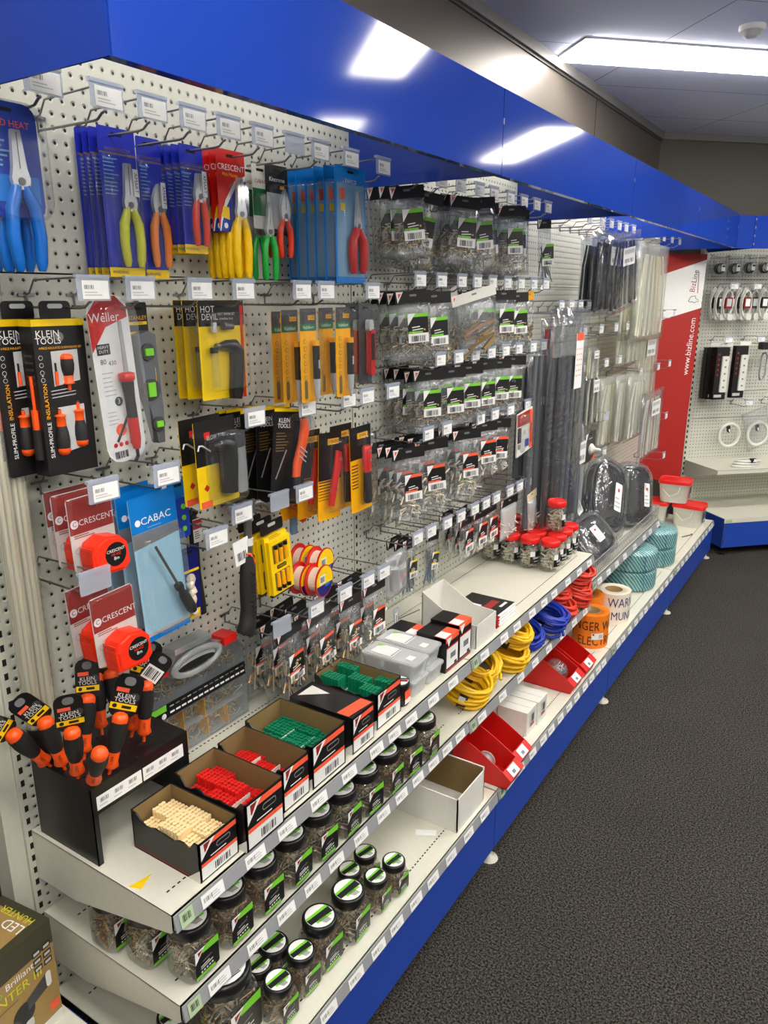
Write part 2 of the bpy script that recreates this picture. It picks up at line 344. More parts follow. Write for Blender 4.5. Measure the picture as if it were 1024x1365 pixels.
# ============================================================ gondola shelving, four bays
def ticket_mb(w=.058, h=.026):
    t = MB(); t.prism(rrect(w, h, .001), 0, .0006, 'paper'); t.barcode((-w * .22, .001, .0009), w * .38, h * .34, 'mid_grey', n=7); t.lines((w * .14, -h * .05, .0009), w * .4, h * .6, 3, 'light_grey'); return t
TICKET = ticket_mb().mesh('ticket'); TICKET_S = ticket_mb(.045, .024).mesh('ticket')
g = MB(); g.prism(rrect(.032, .03, .001), 0, .0008, 'e_green'); g.barcode((0, .002, .001), .02, .014, 'dark_slot'); GTICKET = g.mesh('location_label')
def meshobj(name, me, parent, mw): 
    o = bpy.data.objects.new(name, me); COL.objects.link(o); o.parent = parent; o.matrix_local = mw; return o
LEAN = Matrix.Rotation(math.radians(-14), 4, 'X')
def shelf(unit, y0, y1, z, xf=XS, lip=.036, tick=None, gfirst=True, name='shelf', bracket=True, seed=0):
    s = MB()
    s.bb(XW + .004, xf, y0 + .003, y1 - .003, z - .003, z, 'shelf_paint')
    s.bb(xf - .003, xf, y0 + .003, y1 - .003, z - lip, z, 'shelf_paint')
    for xx in (xf - .052, XW + .075):
        k = int((y1 - y0 - .08) / .0135)
        for i in range(k): s.box((xx, y0 + .04 + i * .0135, z + .0002), (.0035, .007, .0004), 'dark_slot')
    if bracket:
        for yy in (y0 + .003, y1 - .005):
            pl = [(XW, z - .001), (XW, z - .12), (XW + .13, z - .118), (xf - .008, z - .045), (xf, z - .036), (xf, z)]
            s.add([(p[0], yy, p[1]) for p in pl] + [(p[0], yy + .002, p[1]) for p in pl], [(0, 1, 2, 3, 4, 5), (11, 10, 9, 8, 7, 6), (5, 4, 10, 11), (1, 7, 8, 2), (2, 8, 9, 3), (3, 9, 10, 4)], 'shelf_paint')
    o = s.build(name, unit)
    r = MB(); rot = Matrix.Rotation(math.radians(-12), 3, 'Y')
    r.box((xf + .004, (y0 + y1) / 2, z - lip / 2 - .002), (.004, y1 - y0 - .008, lip * .92), 'grey_strip', rot)
    r.build('ticket_rail', o)
    rnd = random.Random(seed); y = y0 + .012
    B0 = Matrix.Translation((xf + .0072, 0, z - lip / 2 - .002)) @ Matrix.Rotation(math.radians(-12), 4, 'Y') @ FACE
    if gfirst: meshobj('location_label', GTICKET, o, Matrix.Translation((0, y + .018, 0)) @ B0); y += .055
    step = tick or .1
    while y + .06 < y1:
        meshobj('ticket', TICKET, o, Matrix.Translation((0, y + .03 + rnd.uniform(-.006, .006), 0)) @ B0); y += step * rnd.choice((.85, 1, 1.1))
    return o
UNITLAB = ['shelving bay nearest the camera hung with tools, blue header above', 'second shelving bay hung with bagged screws and plugs, yellow coils on its middle shelf',
           'third shelving bay with a wire basket shelf and long bagged cable ties', 'farthest bay of the long run, white pails on its base']
units = []
for k in range(4):
    ya, yb = Y0 + BAY * k, Y0 + BAY * (k + 1)
    u = thing('shelving_bay', UNITLAB[k], 'shelving', (0, 0, 0)); u.location = (0, 0, 0); units.append(u)
    # back panels: stacked perforated sheets
    seams = [ZB - .02, .846, 1.825, ZHT] if k == 0 else ([ZB - .02, .846, 1.335, 1.56, 1.825, ZHT])
    for i in range(len(seams) - 1):
        pb = MB(); h0, h1 = seams[i] + .0015, seams[i + 1] - .0015
        oy, oz = 1.0243, 2.1844
        pb.bb(ya + (.012 if k == 0 else .024) - oy, yb - (.024 if k == 3 else .001) - oy, h0 - oz, h1 - oz, -.02, 0, 'pegboard')
        o = pb.build('back_panel', u); o.matrix_local = Matrix.Translation((XW, oy, oz)) @ FACE
    ys = [ya, yb] if k == 3 else [ya]
    for yy in ys:
        up = MB()
        c0 = 0 if k == 0 else (.012 if yy == ya else -.012)
        up.bb(XW - .05, XW + .002, yy - .011 + c0, yy + .011 + c0, .02, ZHT, 'post_paint')
        z = .35
        while z < 2.25:
            up.bb(XW + .0015, XW + .0026, yy - .004 + c0, yy + .004 + c0, z, z + .014, 'dark_slot'); z += .0305
        up.build('upright', u)
    if k == 0:
        ep = MB(); ep.bb(XW - .055, XW - .004, ya - .05, ya - .012, .02, ZHT, 'post_paint')
        ep.build('end_post', u)
    # header
    hd = MB(); hd.bb(XH - .003, XH, ya + .002, yb - .002, ZHB, ZHT, 'fascia_blue'); hd.bb(XH - .02, XH - .003, ya + .002, yb - .002, ZHB, ZHB + .003, 'fascia_blue')
    hd.bb(XH - .02, XH - .003, ya + .002, yb - .002, ZHT - .003, ZHT, 'fascia_blue'); hd.build('header_board', u)
    for yy in ([ya, yb] if k == 3 else [ya]):
        hb = MB(); hb.bb(XW, XH - .004, yy - (.0 if yy == ya else .004), yy + (.004 if yy == ya else 0), ZHB + .001, ZHT - .001, 'fascia_blue'); hb.build('header_bracket', u)
        hc = MB(); d0 = 0 if yy == ya else -.004
        hc.bb(XH - .001, XH + .0012, yy + d0, yy + d0 + .004, ZHB + .12, ZHB + .134, 'chrome'); hc.build('header_clip', u)
    # base
    kp = MB(); kp.bb(XK - .003, XK, ya + .002, yb - .002, ZKB, ZB - .03, 'kick_blue'); kp.bb(XK - .5, XK - .003, ya + .002, ya + .005, ZKB, ZB - .03, 'kick_blue')
    kp.build('kick_panel', u)
    shelf(u, ya, yb, ZB, XK + .001, .034, name='base_shelf', bracket=False, seed=k, gfirst=True)
    for yy in ([ya, yb] if k == 3 else [ya]):
        ft = MB(); ft.lathe([(.03, 0), (.028, .005), (.008, .012), (.007, ZKB)], 'post_paint', 16, (XK - .022, yy + .015 if yy == ya else yy - .03, 0)); ft.build('foot', u)
        ft = MB(); ft.lathe([(.03, 0), (.028, .005), (.008, .012), (.007, ZKB)], 'post_paint', 16, (XK - .45, yy + .015 if yy == ya else yy - .03, 0)); ft.build('foot', u)
shelf(units[0], Y0, Y0 + BAY, ZS1, seed=11, tick=.105); shelf(units[0], Y0, Y0 + BAY, ZS2, seed=12, tick=.1)
shelf(units[1], Y0 + BAY, Y0 + 2 * BAY, ZS1, seed=13, tick=.13); shelf(units[1], Y0 + BAY, Y0 + 2 * BAY, ZS2 - .012, seed=14, tick=.14)
# wire basket shelf of the third bay
ya, yb = Y0 + 2 * BAY, Y0 + 3 * BAY
ws = shelf(units[2], ya, yb, .565, XS + .0, .04, seed=15, tick=.16, name='basket_shelf')
wf = MB()
n = 60
for i in range(n + 1):
    y = ya + .01 + (yb - ya - .02) * i / n; wf.tube([(XS - .008, y, .565), (XS - .004, y, .645)], .0012, 'steel', 4)
for z in (.58, .612, .645): wf.tube([(XS - .006, ya + .01, z), (XS - .006, yb - .01, z)], .0022, 'steel', 5)
for yy in (ya + .01, yb - .01):
    for z in (.58, .645): wf.tube([(XS - .006, yy, z), (XW + .02, yy, z)], .002, 'steel', 5)
    for i in range(18): wf.tube([(XW + .03 + i * .0225, yy, .565), (XW + .03 + i * .0225, yy, .645)], .0012, 'steel', 4)
wf.build('wire_fence', ws)

# ============================================================ corner shelving unit at 45 degrees
H0 = Vector((-.81, 5.65, 0)); BK = H0 - N45 * .477
L2 = 2.4
u2 = thing('corner_shelving_bay', 'shelving set across the corner at the far right, white cords and power boards on it', 'shelving', BK, face=FACE45)
oy = .03; oz = 1.2
for z0, z1 in ((ZB, .9), (.9, 1.1), (1.1, 1.31), (1.31, 1.9), (1.9, ZHT)):
    pb = MB(); pb.bb(.012 - oy, L2 - oy, z0 + .0015 - oz, z1 - .0015 - oz, -.02, 0, 'pegboard'); o = pb.build('back_panel', u2); o.matrix_local = Matrix.Translation((oy, oz, 0))
up = MB(); up.bb(-.02, .012, .02, ZHT, -.05, .002, 'post_paint'); z = .35
while z < 2.25: up.bb(-.012, -.001, z, z + .02, .0015, .003, 'dark_slot'); z += .0405
up.build('upright', u2)
hd = MB(); hd.bb(.0, L2, ZHB, ZHT, .474, .477, 'fascia_blue'); hd.bb(0, .004, ZHB, ZHT, 0, .474, 'fascia_blue'); hd.build('header_board', u2)
for z in (.02, .07, .12, .17): hc = MB(); hc.bb(.0, .008, ZHB + z, ZHB + z + .015, .4775, .479, 'chrome'); hc.build('header_clip', u2)
kp = MB(); kp.bb(.0, L2, ZKB, ZB - .03, .535, .538, 'kick_blue'); kp.bb(0, .003, ZKB, ZB - .004, 0, .535, 'kick_blue'); kp.build('kick_panel', u2)
for z in (.06, .11, .17): kc = MB(); kc.bb(.003, .012, z + .02, z + .055, .5385, .5395, 'chrome'); kc.build('kick_clip', u2)
bs = MB(); bs.bb(0, L2, ZB - .003, ZB, 0, .54, 'shelf_paint'); bs.bb(0, L2, ZB - .034, ZB - .003, .537, .5405, 'shelf_paint'); bs.bb(.01, .06, ZB - .03, ZB - .006, .541, .542, 'e_green'); bs.build('base_shelf', u2)
for x in (.03, 1.2):
    for z in (.5, .08): ft = MB(); ft.lathe([(.03, 0), (.028, -.005), (.008, -.012), (.007, -ZKB)], 'post_paint', 16, (x, 0, z), 'y'); ft.build('foot', u2)
# header corner piece between the two runs
b = MB(); q0 = Vector((XH, Y0 + 4 * BAY + .004, 0)); q1 = H0
d_ = (q1 - q0).normalized(); nn = Vector((-d_.y, d_.x, 0)) * .003
vs = [q0 + Vector((0, 0, ZHB)), q1 - d_ * .004 + Vector((0, 0, ZHB)), q1 - d_ * .004 + Vector((0, 0, ZHT - .002)), q0 + Vector((0, 0, ZHT - .002))]
b.add([v for v in vs] + [v + nn for v in vs], [(0, 1, 2, 3), (7, 6, 5, 4), (3, 2, 6, 7), (4, 5, 1, 0)], 'fascia_blue'); o = b.build('corner_header_board')
tag(o, 'short blue header board joining the long run to the corner shelving', 'header board')
# ============================================================ hooks
def fit(X, tl, br):
    a = at(*tl, X=X); c = at(*br, X=X); return (a.y + c.y) / 2, c.y - a.y, a.z, a.z - c.z
ST = .0012
def hook_proto(L=.19, paper=True, tick=True):
    r = thing('pegboard_hook', 'x', 'hook')
    m = MB(); m.box((0, 0, .002), (.034, .005, .004), 'wire_steel'); m.tube([(0, 0, .002), (0, -.026, .002)], .0022, 'wire_steel', 5); m.build('hook_clip', r)
    m = MB(); m.tube([(0, -.0225, .002), (0, -.0235, L - .03), (0, -.022, L - .018), (0, -.014, L - .006), (0, -.0125, L)], .0024, 'wire_steel', 6); m.build('product_arm', r)
    if tick:
        m = MB(); m.tube([(0, 0, .002), (0, .003, .012), (0, .026, .03), (0, .030, L + .008)], .0019, 'wire_steel', 6); m.build('ticket_arm', r)
        m = MB(); m.prism(rrect(.068, .042, .003), 0, .0012, 'ticket_plastic', off=(0, .010, L + .01)); m.bb(-.034, .034, .027, .033, L + .004, L + .013, 'ticket_plastic')
        h = m.build('ticket_holder', r)
        if paper:
            m = MB(); m.bb(-.024, .030, -.008, .023, L + .0115, L + .0122, 'paper'); m.barcode((-.010, .012, L + .0125), .02, .007, 'mid_grey', n=9)
            m.lines((.0, .001, L + .0125), .04, .009, 2, 'light_grey'); m.build('ticket', h)
    return r
HP = {'std': hook_proto(), 'blank': hook_proto(paper=False), 'bare': hook_proto(tick=False)}
HT = {k: tree(v) for k, v in HP.items()}
HUSED = set()
def hook(kind, y, z, label, yaw=0, tilt=0, face=FACE, X=XW, pos=None):
    p = Vector((X + .001, y, z)) if pos is None else pos
    mw = Matrix.Translation(p) @ face @ Matrix.Rotation(yaw, 4, 'Y') @ Matrix.Rotation(tilt, 4, 'Z')
    if kind not in HUSED: HUSED.add(kind); r = HP[kind]; r.matrix_world = mw; r['label'] = label
    else: r = dup(HT[kind], label, mw)
    return r
def hookrow(ys, z, rowname, blanks=(), bare=()):
    for i, y in enumerate(ys):
        kind = 'bare' if i in bare else 'blank' if i in blanks else 'std'
        st = {'std': 'ticketed', 'blank': 'blank-ticketed', 'bare': 'plain'}[kind]
        hook(kind, y, z, '%s steel hook, %s from left in %s' % (st, ORD[i], rowname))
hookrow([.822, .941, 1.039, 1.136, 1.232, 1.333, 1.439, 1.532, 1.655, 1.801], 2.098, 'the top row of the nearest bay', blanks=(6,))
hookrow([.876, .978, 1.126, 1.252, 1.450, 1.543, 1.748], 1.786, 'the second row of the nearest bay')
hookrow([1.268, 1.457, 1.63, 1.718, 1.85], 1.511 , 'the third row of the nearest bay')
hookrow([.854, 1.003, 1.135], 1.43, 'the tape measure row of the nearest bay')
hookrow([1.21, 1.34, 1.435], 1.30, 'the row over the yellow screwdriver sets', blanks=(1,))
hookrow([.815, 1.128], 1.265, 'the lower left row of the nearest bay', blanks=(0,))
hookrow([1.33, 1.469, 1.599, 1.715, 1.80], .975, 'the bottom row of the nearest bay', blanks=(0,))
hookrow([2.0, 2.117, 2.239, 2.372, 2.48, 2.615, 2.734, 2.855, 2.97], 2.102, 'the top row of the second bay')
hookrow([1.999, 2.128, 2.263, 2.374, 2.493, 2.619, 2.741, 2.864, 2.989], 1.82, 'the second row of the second bay')
hookrow([2.13, 2.253, 2.376, 2.504, 2.627, 2.748, 2.889, 3.0], 1.582, 'the third row of the second bay')
hookrow([2.059, 2.182, 2.434, 2.553, 2.694, 2.864, 3.009], 1.356, 'the fourth row of the second bay')
hookrow([2.00, 2.087, 2.2, 2.30, 2.41, 2.504, 2.596, 2.723, 2.82, 2.91], 1.028, 'the bottom row of the second bay')
hookrow([3.25, 3.469, 3.64, 3.78, 3.909, 4.025, 4.16], 2.102, 'the top row of the third bay')
hookrow([3.18, 3.30, 3.42, 3.54, 3.66], 1.735, 'the upper row of the third bay')
hookrow([3.50, 3.745, 3.99, 4.2], 1.62, 'the middle row of the third bay')
hookrow([3.52, 3.87, 4.1], 1.45, 'the lower middle row of the third bay')
hookrow([3.55, 3.95], 1.17, 'the lower row of the third bay', blanks=(1,))
hookrow([3.50, 3.95], .98, 'the bottom row of the third bay')
hookrow([4.45, 4.62, 4.8, 5.0, 5.2], 2.10, 'the top row of the farthest bay')
hookrow([4.45, 4.7, 4.96, 5.25], 1.67, 'the middle row of the farthest bay')
hookrow([4.55, 4.957, 5.25], 1.35, 'the lower middle row of the farthest bay')
hookrow([4.9, 5.3], 1.0, 'the lower row of the farthest bay')
hookrow([5.35], .72, 'the lowest row of the farthest bay')

# ============================================================ building hanging stock
def hangm(X, Y, Z, yaw=0, tilt=0): return Matrix.Translation((X, Y, Z)) @ FACE @ Matrix.Rotation(yaw, 4, 'Y') @ Matrix.Rotation(tilt, 4, 'Z')
def series(root, places, labels, group=None):
    """first place moves the built thing, the others are copies; places are (X, Y, Z, yaw, tilt)"""
    tr = tree(root)
    for i, p in enumerate(places):
        mw = hangm(*p)
        if i == 0: root.matrix_world = mw; root['label'] = labels[0]
        else: dup(tr, labels[i], mw)
    if group:
        pass
    return tr
def back(n, X, Y, Z, dx=.018, dy=0., yaw=0., tilt=0., jit=.0, seed=1):
    rnd = random.Random(seed); out = []
    for i in range(n): out.append((X - dx * i, Y + dy * i, Z, yaw + rnd.uniform(-jit, jit), tilt + rnd.uniform(-jit, jit) * .5))
    return out
STK = ['front one of', 'second one of', 'third one of', 'fourth one of', 'fifth one of', 'rearmost one of']
def stklab(n, what): return ['%s the %d %s' % (STK[i] if i < n - 1 or n == 1 else 'rearmost one of', n, what) for i in range(n)]
def card(w, h, mt, r=.004, t=.0012, y1=.012, slot=True):
    m = MB(); m.prism(rrect(w, h, r, cx=0, cy=y1 - h / 2), -t, 0, mt)
    if slot: m.prism(rrect(.026, .006, .003), 0, .0003, 'dark_slot')
    return m
def pliers(parent, cx, cy, z, L, hmat, head=.06, spread=.03, jaw='combo', r=.0075, tilt=0):
    """pivot at (cx, cy); handles hang down L; jaws point up"""
    T = Matrix.Translation((cx, cy, z)) @ Matrix.Rotation(tilt, 4, 'Z')
    m = MB(); m.T = T
    if jaw == 'combo': pl = [(-.013, -.012), (.013, -.012), (.016, .004), (.012, .02), (.007, head), (-.007, head), (-.012, .02), (-.016, .004)]
    elif jaw == 'long': pl = [(-.010, -.012), (.010, -.012), (.014, .002), (.009, .018), (.0028, head), (-.0028, head), (-.009, .018), (-.014, .002)]
    else: pl = [(-.012, -.012), (.012, -.012), (.017, .004), (.017, .02), (.008, head * .8), (.0, head), (-.008, head * .8), (-.017, .02), (-.017, .004)]
    m.prism(pl, -.004, .004, 'steel'); m.prism(circ(.006, 12), .004, .0055, 'dark_steel'); m.box((0, head * .6, .0042), (.0008, head * .7, .0006), 'dark_slot')
    j = m.build('plier_head', parent)
    for s_ in (-1, 1):
        m = MB(); m.T = T; k = spread / 2
        pts = [(s_ * .007, -.006, 0), (s_ * (.011), -.02, 0), (s_ * (k * .95), -L * .30, 0), (s_ * k * 1.1, -L * .6, 0), (s_ * k * .95, -L * .9, 0), (s_ * k * .9, -L, 0)]
        m.tube(pts, [r * .75, r, r * 1.15, r * 1.1, r * 1.0, r * .6], hmat, 10); m.build('handle', j)
    return j
def blister(parent, w, h, d, cy, z=0, cx=0, r=.012, mt='clear_blister', name='blister'):
    m = MB(); a = [Vector((x + cx, y + cy, z)) for x, y in rrect(w, h, r)]; c = [Vector((x + cx, y + cy, z + d * .85)) for x, y in rrect(w * .96, h * .97, r)]
    e = [Vector((x + cx, y + cy, z + d)) for x, y in rrect(w * .86, h * .92, r)]
    m.loft([a, c, e], mt, (False, True)); return m.build(name, parent)

# ---- blue-handled pliers in clamshells
r = thing('pliers_pack', 'x', 'pliers pack')
m = card(.104, .17, 'royal', .02); m.box((0, -.115, .0006), (.09, .04, .001), 'sky'); m.lines((-.02, -.06, .0012), .05, .05, 7, 'pale_ice'); m.text('COLD HEAT', (0, -.02, .001), .014, 'label_orange'); m.build('card', r)
pliers(r, .004, -.105, .014, .135, 'hand_blue', head=.075, spread=.042, r=.0095)
blister(r, .112, .178, .028, -.077, r=.03)
series(r, back(4, -1.2, .772, 2.062, .03, 0, jit=.02), stklab(4, 'clamshell packs of blue-handled pliers at the upper left corner'))
# ---- navy card pliers
def navy_pack(w, h, hm, L, jaw, head, gold=True, cy=-.1, r_=.0075, spread=.03, tilt=0.):
    r = thing('pliers_pack', 'x', 'pliers pack'); m = card(w, h, 'card_blue'); m.quad((0, -.034, .0004), w * .98, .003, 'tan_print'); m.text('WORKMASTER', (0, -.027, .0006), .009, 'tan_print')
    m.quad((0, .012 - h + .009, .0005), w, .018, 'yellow'); m.text('WARNING', (-w * .2, .012 - h + .009, .0008), .008, 'navy'); m.lines((-w * .22, -.075, .0005), w * .4, .07, 10, 'pale_ice', thick=.3)
    m.text("Pliers", (-w * .28, -.044, .0006), .01, 'pale_ice'); m.build('card', r)
    pliers(r, w * .13, cy, .01, L, hm, head=head, spread=spread, jaw=jaw, r=r_, tilt=tilt)
    m = MB(); m.quad((w * .30, cy + head * .55, .0155), .013, .05, 'white', 0); m.text('AMART', (w * .30, cy + head * .55, .016), .011, 'navy', -math.pi / 2); m.build('hang_label', r)
    blister(r, w * .92, h * .80, .02, -.01 - h * .48, r=.008, cx=0); return r
yc, w_, zt, h_ = fit(-1.29, (128, 165), (194, 370)); r = navy_pack(w_, h_, 'lime_yellow', .115, 'combo', .075, cy=-.125, r_=.0085, spread=.036)
series(r, [(-1.29, yc, zt - .012, 0, .0), (-1.315, yc, zt - .012, .0, 0), (-1.33, yc - .004, zt - .012, 0, .0), (-1.345, yc - .008, zt - .012, 0, 0)], stklab(4, 'blue carded pliers with lime yellow handles'))
yc, w_, zt, h_ = fit(-1.325, (180, 180), (226, 372)); r = navy_pack(w_, h_, 'hand_orange', .115, 'round', .05, cy=-.125, r_=.008, spread=.034)
series(r, [(-1.325, yc, zt - .012, 0, 0)], ['blue carded pliers with orange handles, right of the lime yellow pair'])
yc, w_, zt, h_ = fit(-1.278, (238, 190), (277, 339)); r = navy_pack(w_ * 1.05, h_, 'hand_red', .10, 'combo', .045, cy=-.088, r_=.007, spread=.028)
series(r, back(4, -1.278, yc, zt - .012, .02, -.002), stklab(4, 'blue carded pliers with red-orange handles'))
# ---- red and blue carded pliers with long yellow handles
yc, w_, zt, h_ = fit(-1.255, (287, 196), (330, 311)); r = thing('pliers_pack', 'x', 'pliers pack')
m = card(w_, h_, 'red'); y0, y1 = .012 - h_, -.07
m.poly([(-w_ / 2, y0), (w_ / 2, y0), (w_ / 2, y1 + .035), (w_ * .1, y1 + .02), (-w_ * .25, y1 - .02), (-w_ * .42, y0 + .03)], .0004, 'white')
m.poly([(-w_ * .46, y0), (w_ / 2, y0), (w_ / 2, y1 + .025), (w_ * .14, y1 + .01), (-w_ * .2, y1 - .03), (-w_ * .4, y0 + .02)], .0007, 'royal')
m.text('CRESCENT', (0, -.024, .0006), .017, 'white'); m.text('Mini Master', (-.004, -.038, .0006), .010, 'yellow'); m.prism([(-.038, y0 + .03), (-.012, y0 + .024), (-.012, y0 + .05), (-.030, y0 + .052)], .0008, .001, 'yellow')
m.prism(circ(.006, 14, -w_ * .28, y0 + .012), .0008, .001, 'white'); m.build('card', r)
pliers(r, .012, -.118, .012, .135, 'hand_yellow', head=.075, spread=.034, r=.009, jaw='combo'); blister(r, .04, .10, .022, -.10, cx=.012)
series(r, back(5, -1.255, yc, zt - .012, .019, -.001, jit=.01), stklab(5, 'red and blue carded pliers with long yellow handles'))
# ---- green handles
yc, w_, zt, h_ = fit(-1.28, (331, 216), (356, 300)); r = thing('pliers_pack', 'x', 'pliers pack'); m = card(w_, h_ + .01, 'white_card'); m.quad((0, -.07, .0004), w_, .06, 'green'); m.text('CABAC', (0, -.025, .0006), .012, 'dark_red'); m.build('card', r)
pliers(r, .012, -.135, .012, .11, 'hand_green', head=.065, spread=.036, jaw='long', r=.0075); blister(r, .05, .1, .02, -.10)
series(r, back(2, -1.28, yc + .01, zt - .012, .03, -.004), stklab(2, 'carded pliers with green handles'))
# ---- black card, orange pliers
yc, w_, zt, h_ = fit(-1.27, (353, 216), (386, 318)); r = thing('pliers_pack', 'x', 'pliers pack'); m = card(w_, h_ * .95, 'black_card'); m.text('Kincrome', (0, -.02, .0006), .014, 'white'); m.quad((.018, -.036, .0006), .016, .008, 'amber')
m.quad((-.01, -.09, .0005), w_ * .7, .08, 'light_grey'); m.build('card', r); pliers(r, .012, -.10, .012, .095, 'hand_red', head=.06, spread=.036, jaw='round', r=.0065); blister(r, .06, .11, .022, -.085)
series(r, back(2, -1.27, yc, zt - .014, .035), stklab(2, 'black carded pliers with orange handles'))
# ---- long light blue packs with red and black pliers
yc, w_, zt, h_ = fit(-1.177, (446, 218), (488, 378)); r = thing('pliers_pack', 'x', 'pliers pack'); m = card(w_, h_, 'sky'); m.quad((0, -h_ * .5, .0004), w_ * .9, h_ * .8, 'pale_ice'); m.text('BAHCO', (0, -.022, .0006), .014, 'white')
m.quad((-w_ * .28, -.052, .0006), .02, .026, 'label_orange'); m.quad((-w_ * .26, -.082, .0006), .018, .018, 'yellow'); m.build('card', r)
pliers(r, .014, -.125, .012, .115, 'red', head=.08, spread=.046, jaw='long', r=.0105); blister(r, w_ * .9, h_ * .88, .024, -h_ * .5, r=.01)
series(r, [(-1.177 - .029 * i, yc + (.0 if i < 1 else -.008), zt - .012, .02 * (i % 2), 0) for i in range(6)], stklab(6, 'long light blue packs of red-handled long-nose pliers'))
r = thing('tool_pack', 'narrow dark blue tool pack hanging right of the light blue pliers', 'tool pack'); m = card(.05, .25, 'navy'); m.quad((0, -.1, .0005), .03, .12, 'royal'); m.build('card', r); blister(r, .044, .2, .014, -.12)
r.matrix_world = hangm(-1.24, 1.801, 2.08)

# ---- insulated screwdriver sets in black window boxes
yc, w_, zt, h_ = fit(-1.245, (40, 426), (131, 622)); yc -= .0; r = thing('screwdriver_set', 'x', 'screwdriver set')
D = .038; m = MB(); y0 = -h_ - .0; m.bb(-w_ / 2, w_ / 2, y0 - .022, -.022, -D, 0, 'black_card'); m.bb(-w_ / 2 - .0004, w_ / 2 + .0004, -.034, -.022, -D - .0002, .0004, 'yellow')
m.prism(rrect(.062, .034, .008, cy=-.008), -.004, -.0025, 'black_card'); m.prism(rrect(.03, .008, .004, cy=.0), -.0025, -.002, 'light_grey')
m.text('KLEIN', (-w_ * .22, -.048, .0008), .018, 'white'); m.text('TOOLS', (-w_ * .22, -.060, .0008), .016, 'white'); m.prism(circ(.0085, 16, .0, -.053), .0004, .0007, 'mid_grey')
m.text('4-PIECE INSULATED SCREWDRIVER SET', (0, -.072, .0008), .0058, 'amber', wide=.85); m.text('SLIM-PROFILE', (-w_ * .38, -.235, .0008), .011, 'white', math.pi / 2); m.text('INSULATION', (-w_ * .38, -.165, .0008), .011, 'amber', math.pi / 2)
m.lines((0, -.152, .0008), w_ * .55, .018, 3, 'light_grey', .06, .25); m.text('+', (-w_ * .4, -.12, .0008), .008, 'white')
for i in range(4): m.prism(circ(.0042, 12, -w_ * .40, -.088 - i * .013), .0004, .0008, 'light_grey'); m.prism(circ(.0033, 12, -w_ * .40, -.088 - i * .013), .0008, .001, 'black_card')
for (x0, x1, ya_, yb_) in ((-.2, .32, -.14, -.078), (-.18, .34, -.262, -.178)): m.poly([(w_ * x0, ya_), (w_ * x1, ya_ + .008), (w_ * x1, yb_ + .002), (w_ * x0, yb_)], .0006, 'light_grey')
for i in range(4): m.lines((-w_ / 2 - .0006, 0, 0), .001, .001, 1)
for k_ in range(5): m.box((-w_ / 2 - .0004, -.085 - k_ * .012, -D / 2), (.0004, .004, D * .6), 'dark_grey')
m.build('box', r)
def screwdriver(parent, cx, cy, z, L=.09, ang=0, up=False, shaft=.05, rr=.012, name='screwdriver', T=None):
    """bulb handle of length L with its shaft below (up=False) or above"""
    m = MB(); m.T = T if T is not None else Matrix.Translation((cx, cy, z)) @ Matrix.Rotation(ang + (math.pi if up else 0), 4, 'Z')
    A = lambda prof, mt, n=12: m.lathe(prof, mt, n, (0, 0, 0), 'y')
    # the lathe axis 'y' runs along -y for growing z
    m.loft([[Vector((r_ * math.cos(2 * math.pi * i / 12), -y_, r_ * math.sin(2 * math.pi * i / 12))) for i in range(12)] for r_, y_ in ((rr * .5, 0), (rr * .85, .003), (rr, L * .12), (rr * .96, L * .18))], 'orange')
    m.loft([[Vector((r_ * math.cos(2 * math.pi * i / 12), -y_, r_ * math.sin(2 * math.pi * i / 12))) for i in range(12)] for r_, y_ in ((rr * .97, L * .17), (rr * 1.05, L * .35), (rr * .95, L * .55), (rr * .72, L * .72))], 'black_rubber')
    m.loft([[Vector((r_ * math.cos(2 * math.pi * i / 12), -y_, r_ * math.sin(2 * math.pi * i / 12))) for i in range(12)] for r_, y_ in ((rr * .74, L * .71), (rr * .7, L * .93), (rr * .95, L * .97), (rr * .5, L))], 'orange')
    m.tube([(0, -L, 0), (0, -L - shaft, 0)], rr * .27, 'orange', 8); m.tube([(0, -L - shaft, 0), (0, -L - shaft * 1.25, 0)], rr * .18, 'dark_steel', 8)
    return m.build(name, parent)
screwdriver(r, .008, -.083, .002, .055, 0, shaft=.01); screwdriver(r, -.017, -.265, .001, .075, 0, up=True, shaft=.008); screwdriver(r, .022, -.255, .001, .07, 0, up=True, shaft=.012)
m = MB(); m.tube([(-.016, -.137, .003), (-.016, -.113, .003)], .003, 'orange', 8); m.tube([(-.016, -.113, .003), (-.016, -.098, .003)], .0018, 'black', 6); m.build('driver_blade', r)
m = MB(); m.tube([(-w_ / 2 - .001, -.12, -.018), (-w_ / 2 - .001, -.18, -.018)], .0035, 'orange', 6); m.tube([(-w_ / 2 - .001, -.18, -.018), (-w_ / 2 - .001, -.215, -.018)], .007, 'orange', 8); m.tube([(-w_ / 2 - .001, -.215, -.018), (-w_ / 2 - .001, -.27, -.018)], .009, 'black_rubber', 8); m.build('side_print', r)
series(r, [(-1.245, yc, zt + .022, 0, -.0), (-1.292, yc - .042, zt + .022, 0, 0)], ['front black and yellow boxed screwdriver set with two windows', 'black and yellow boxed screwdriver set partly hidden behind another'])

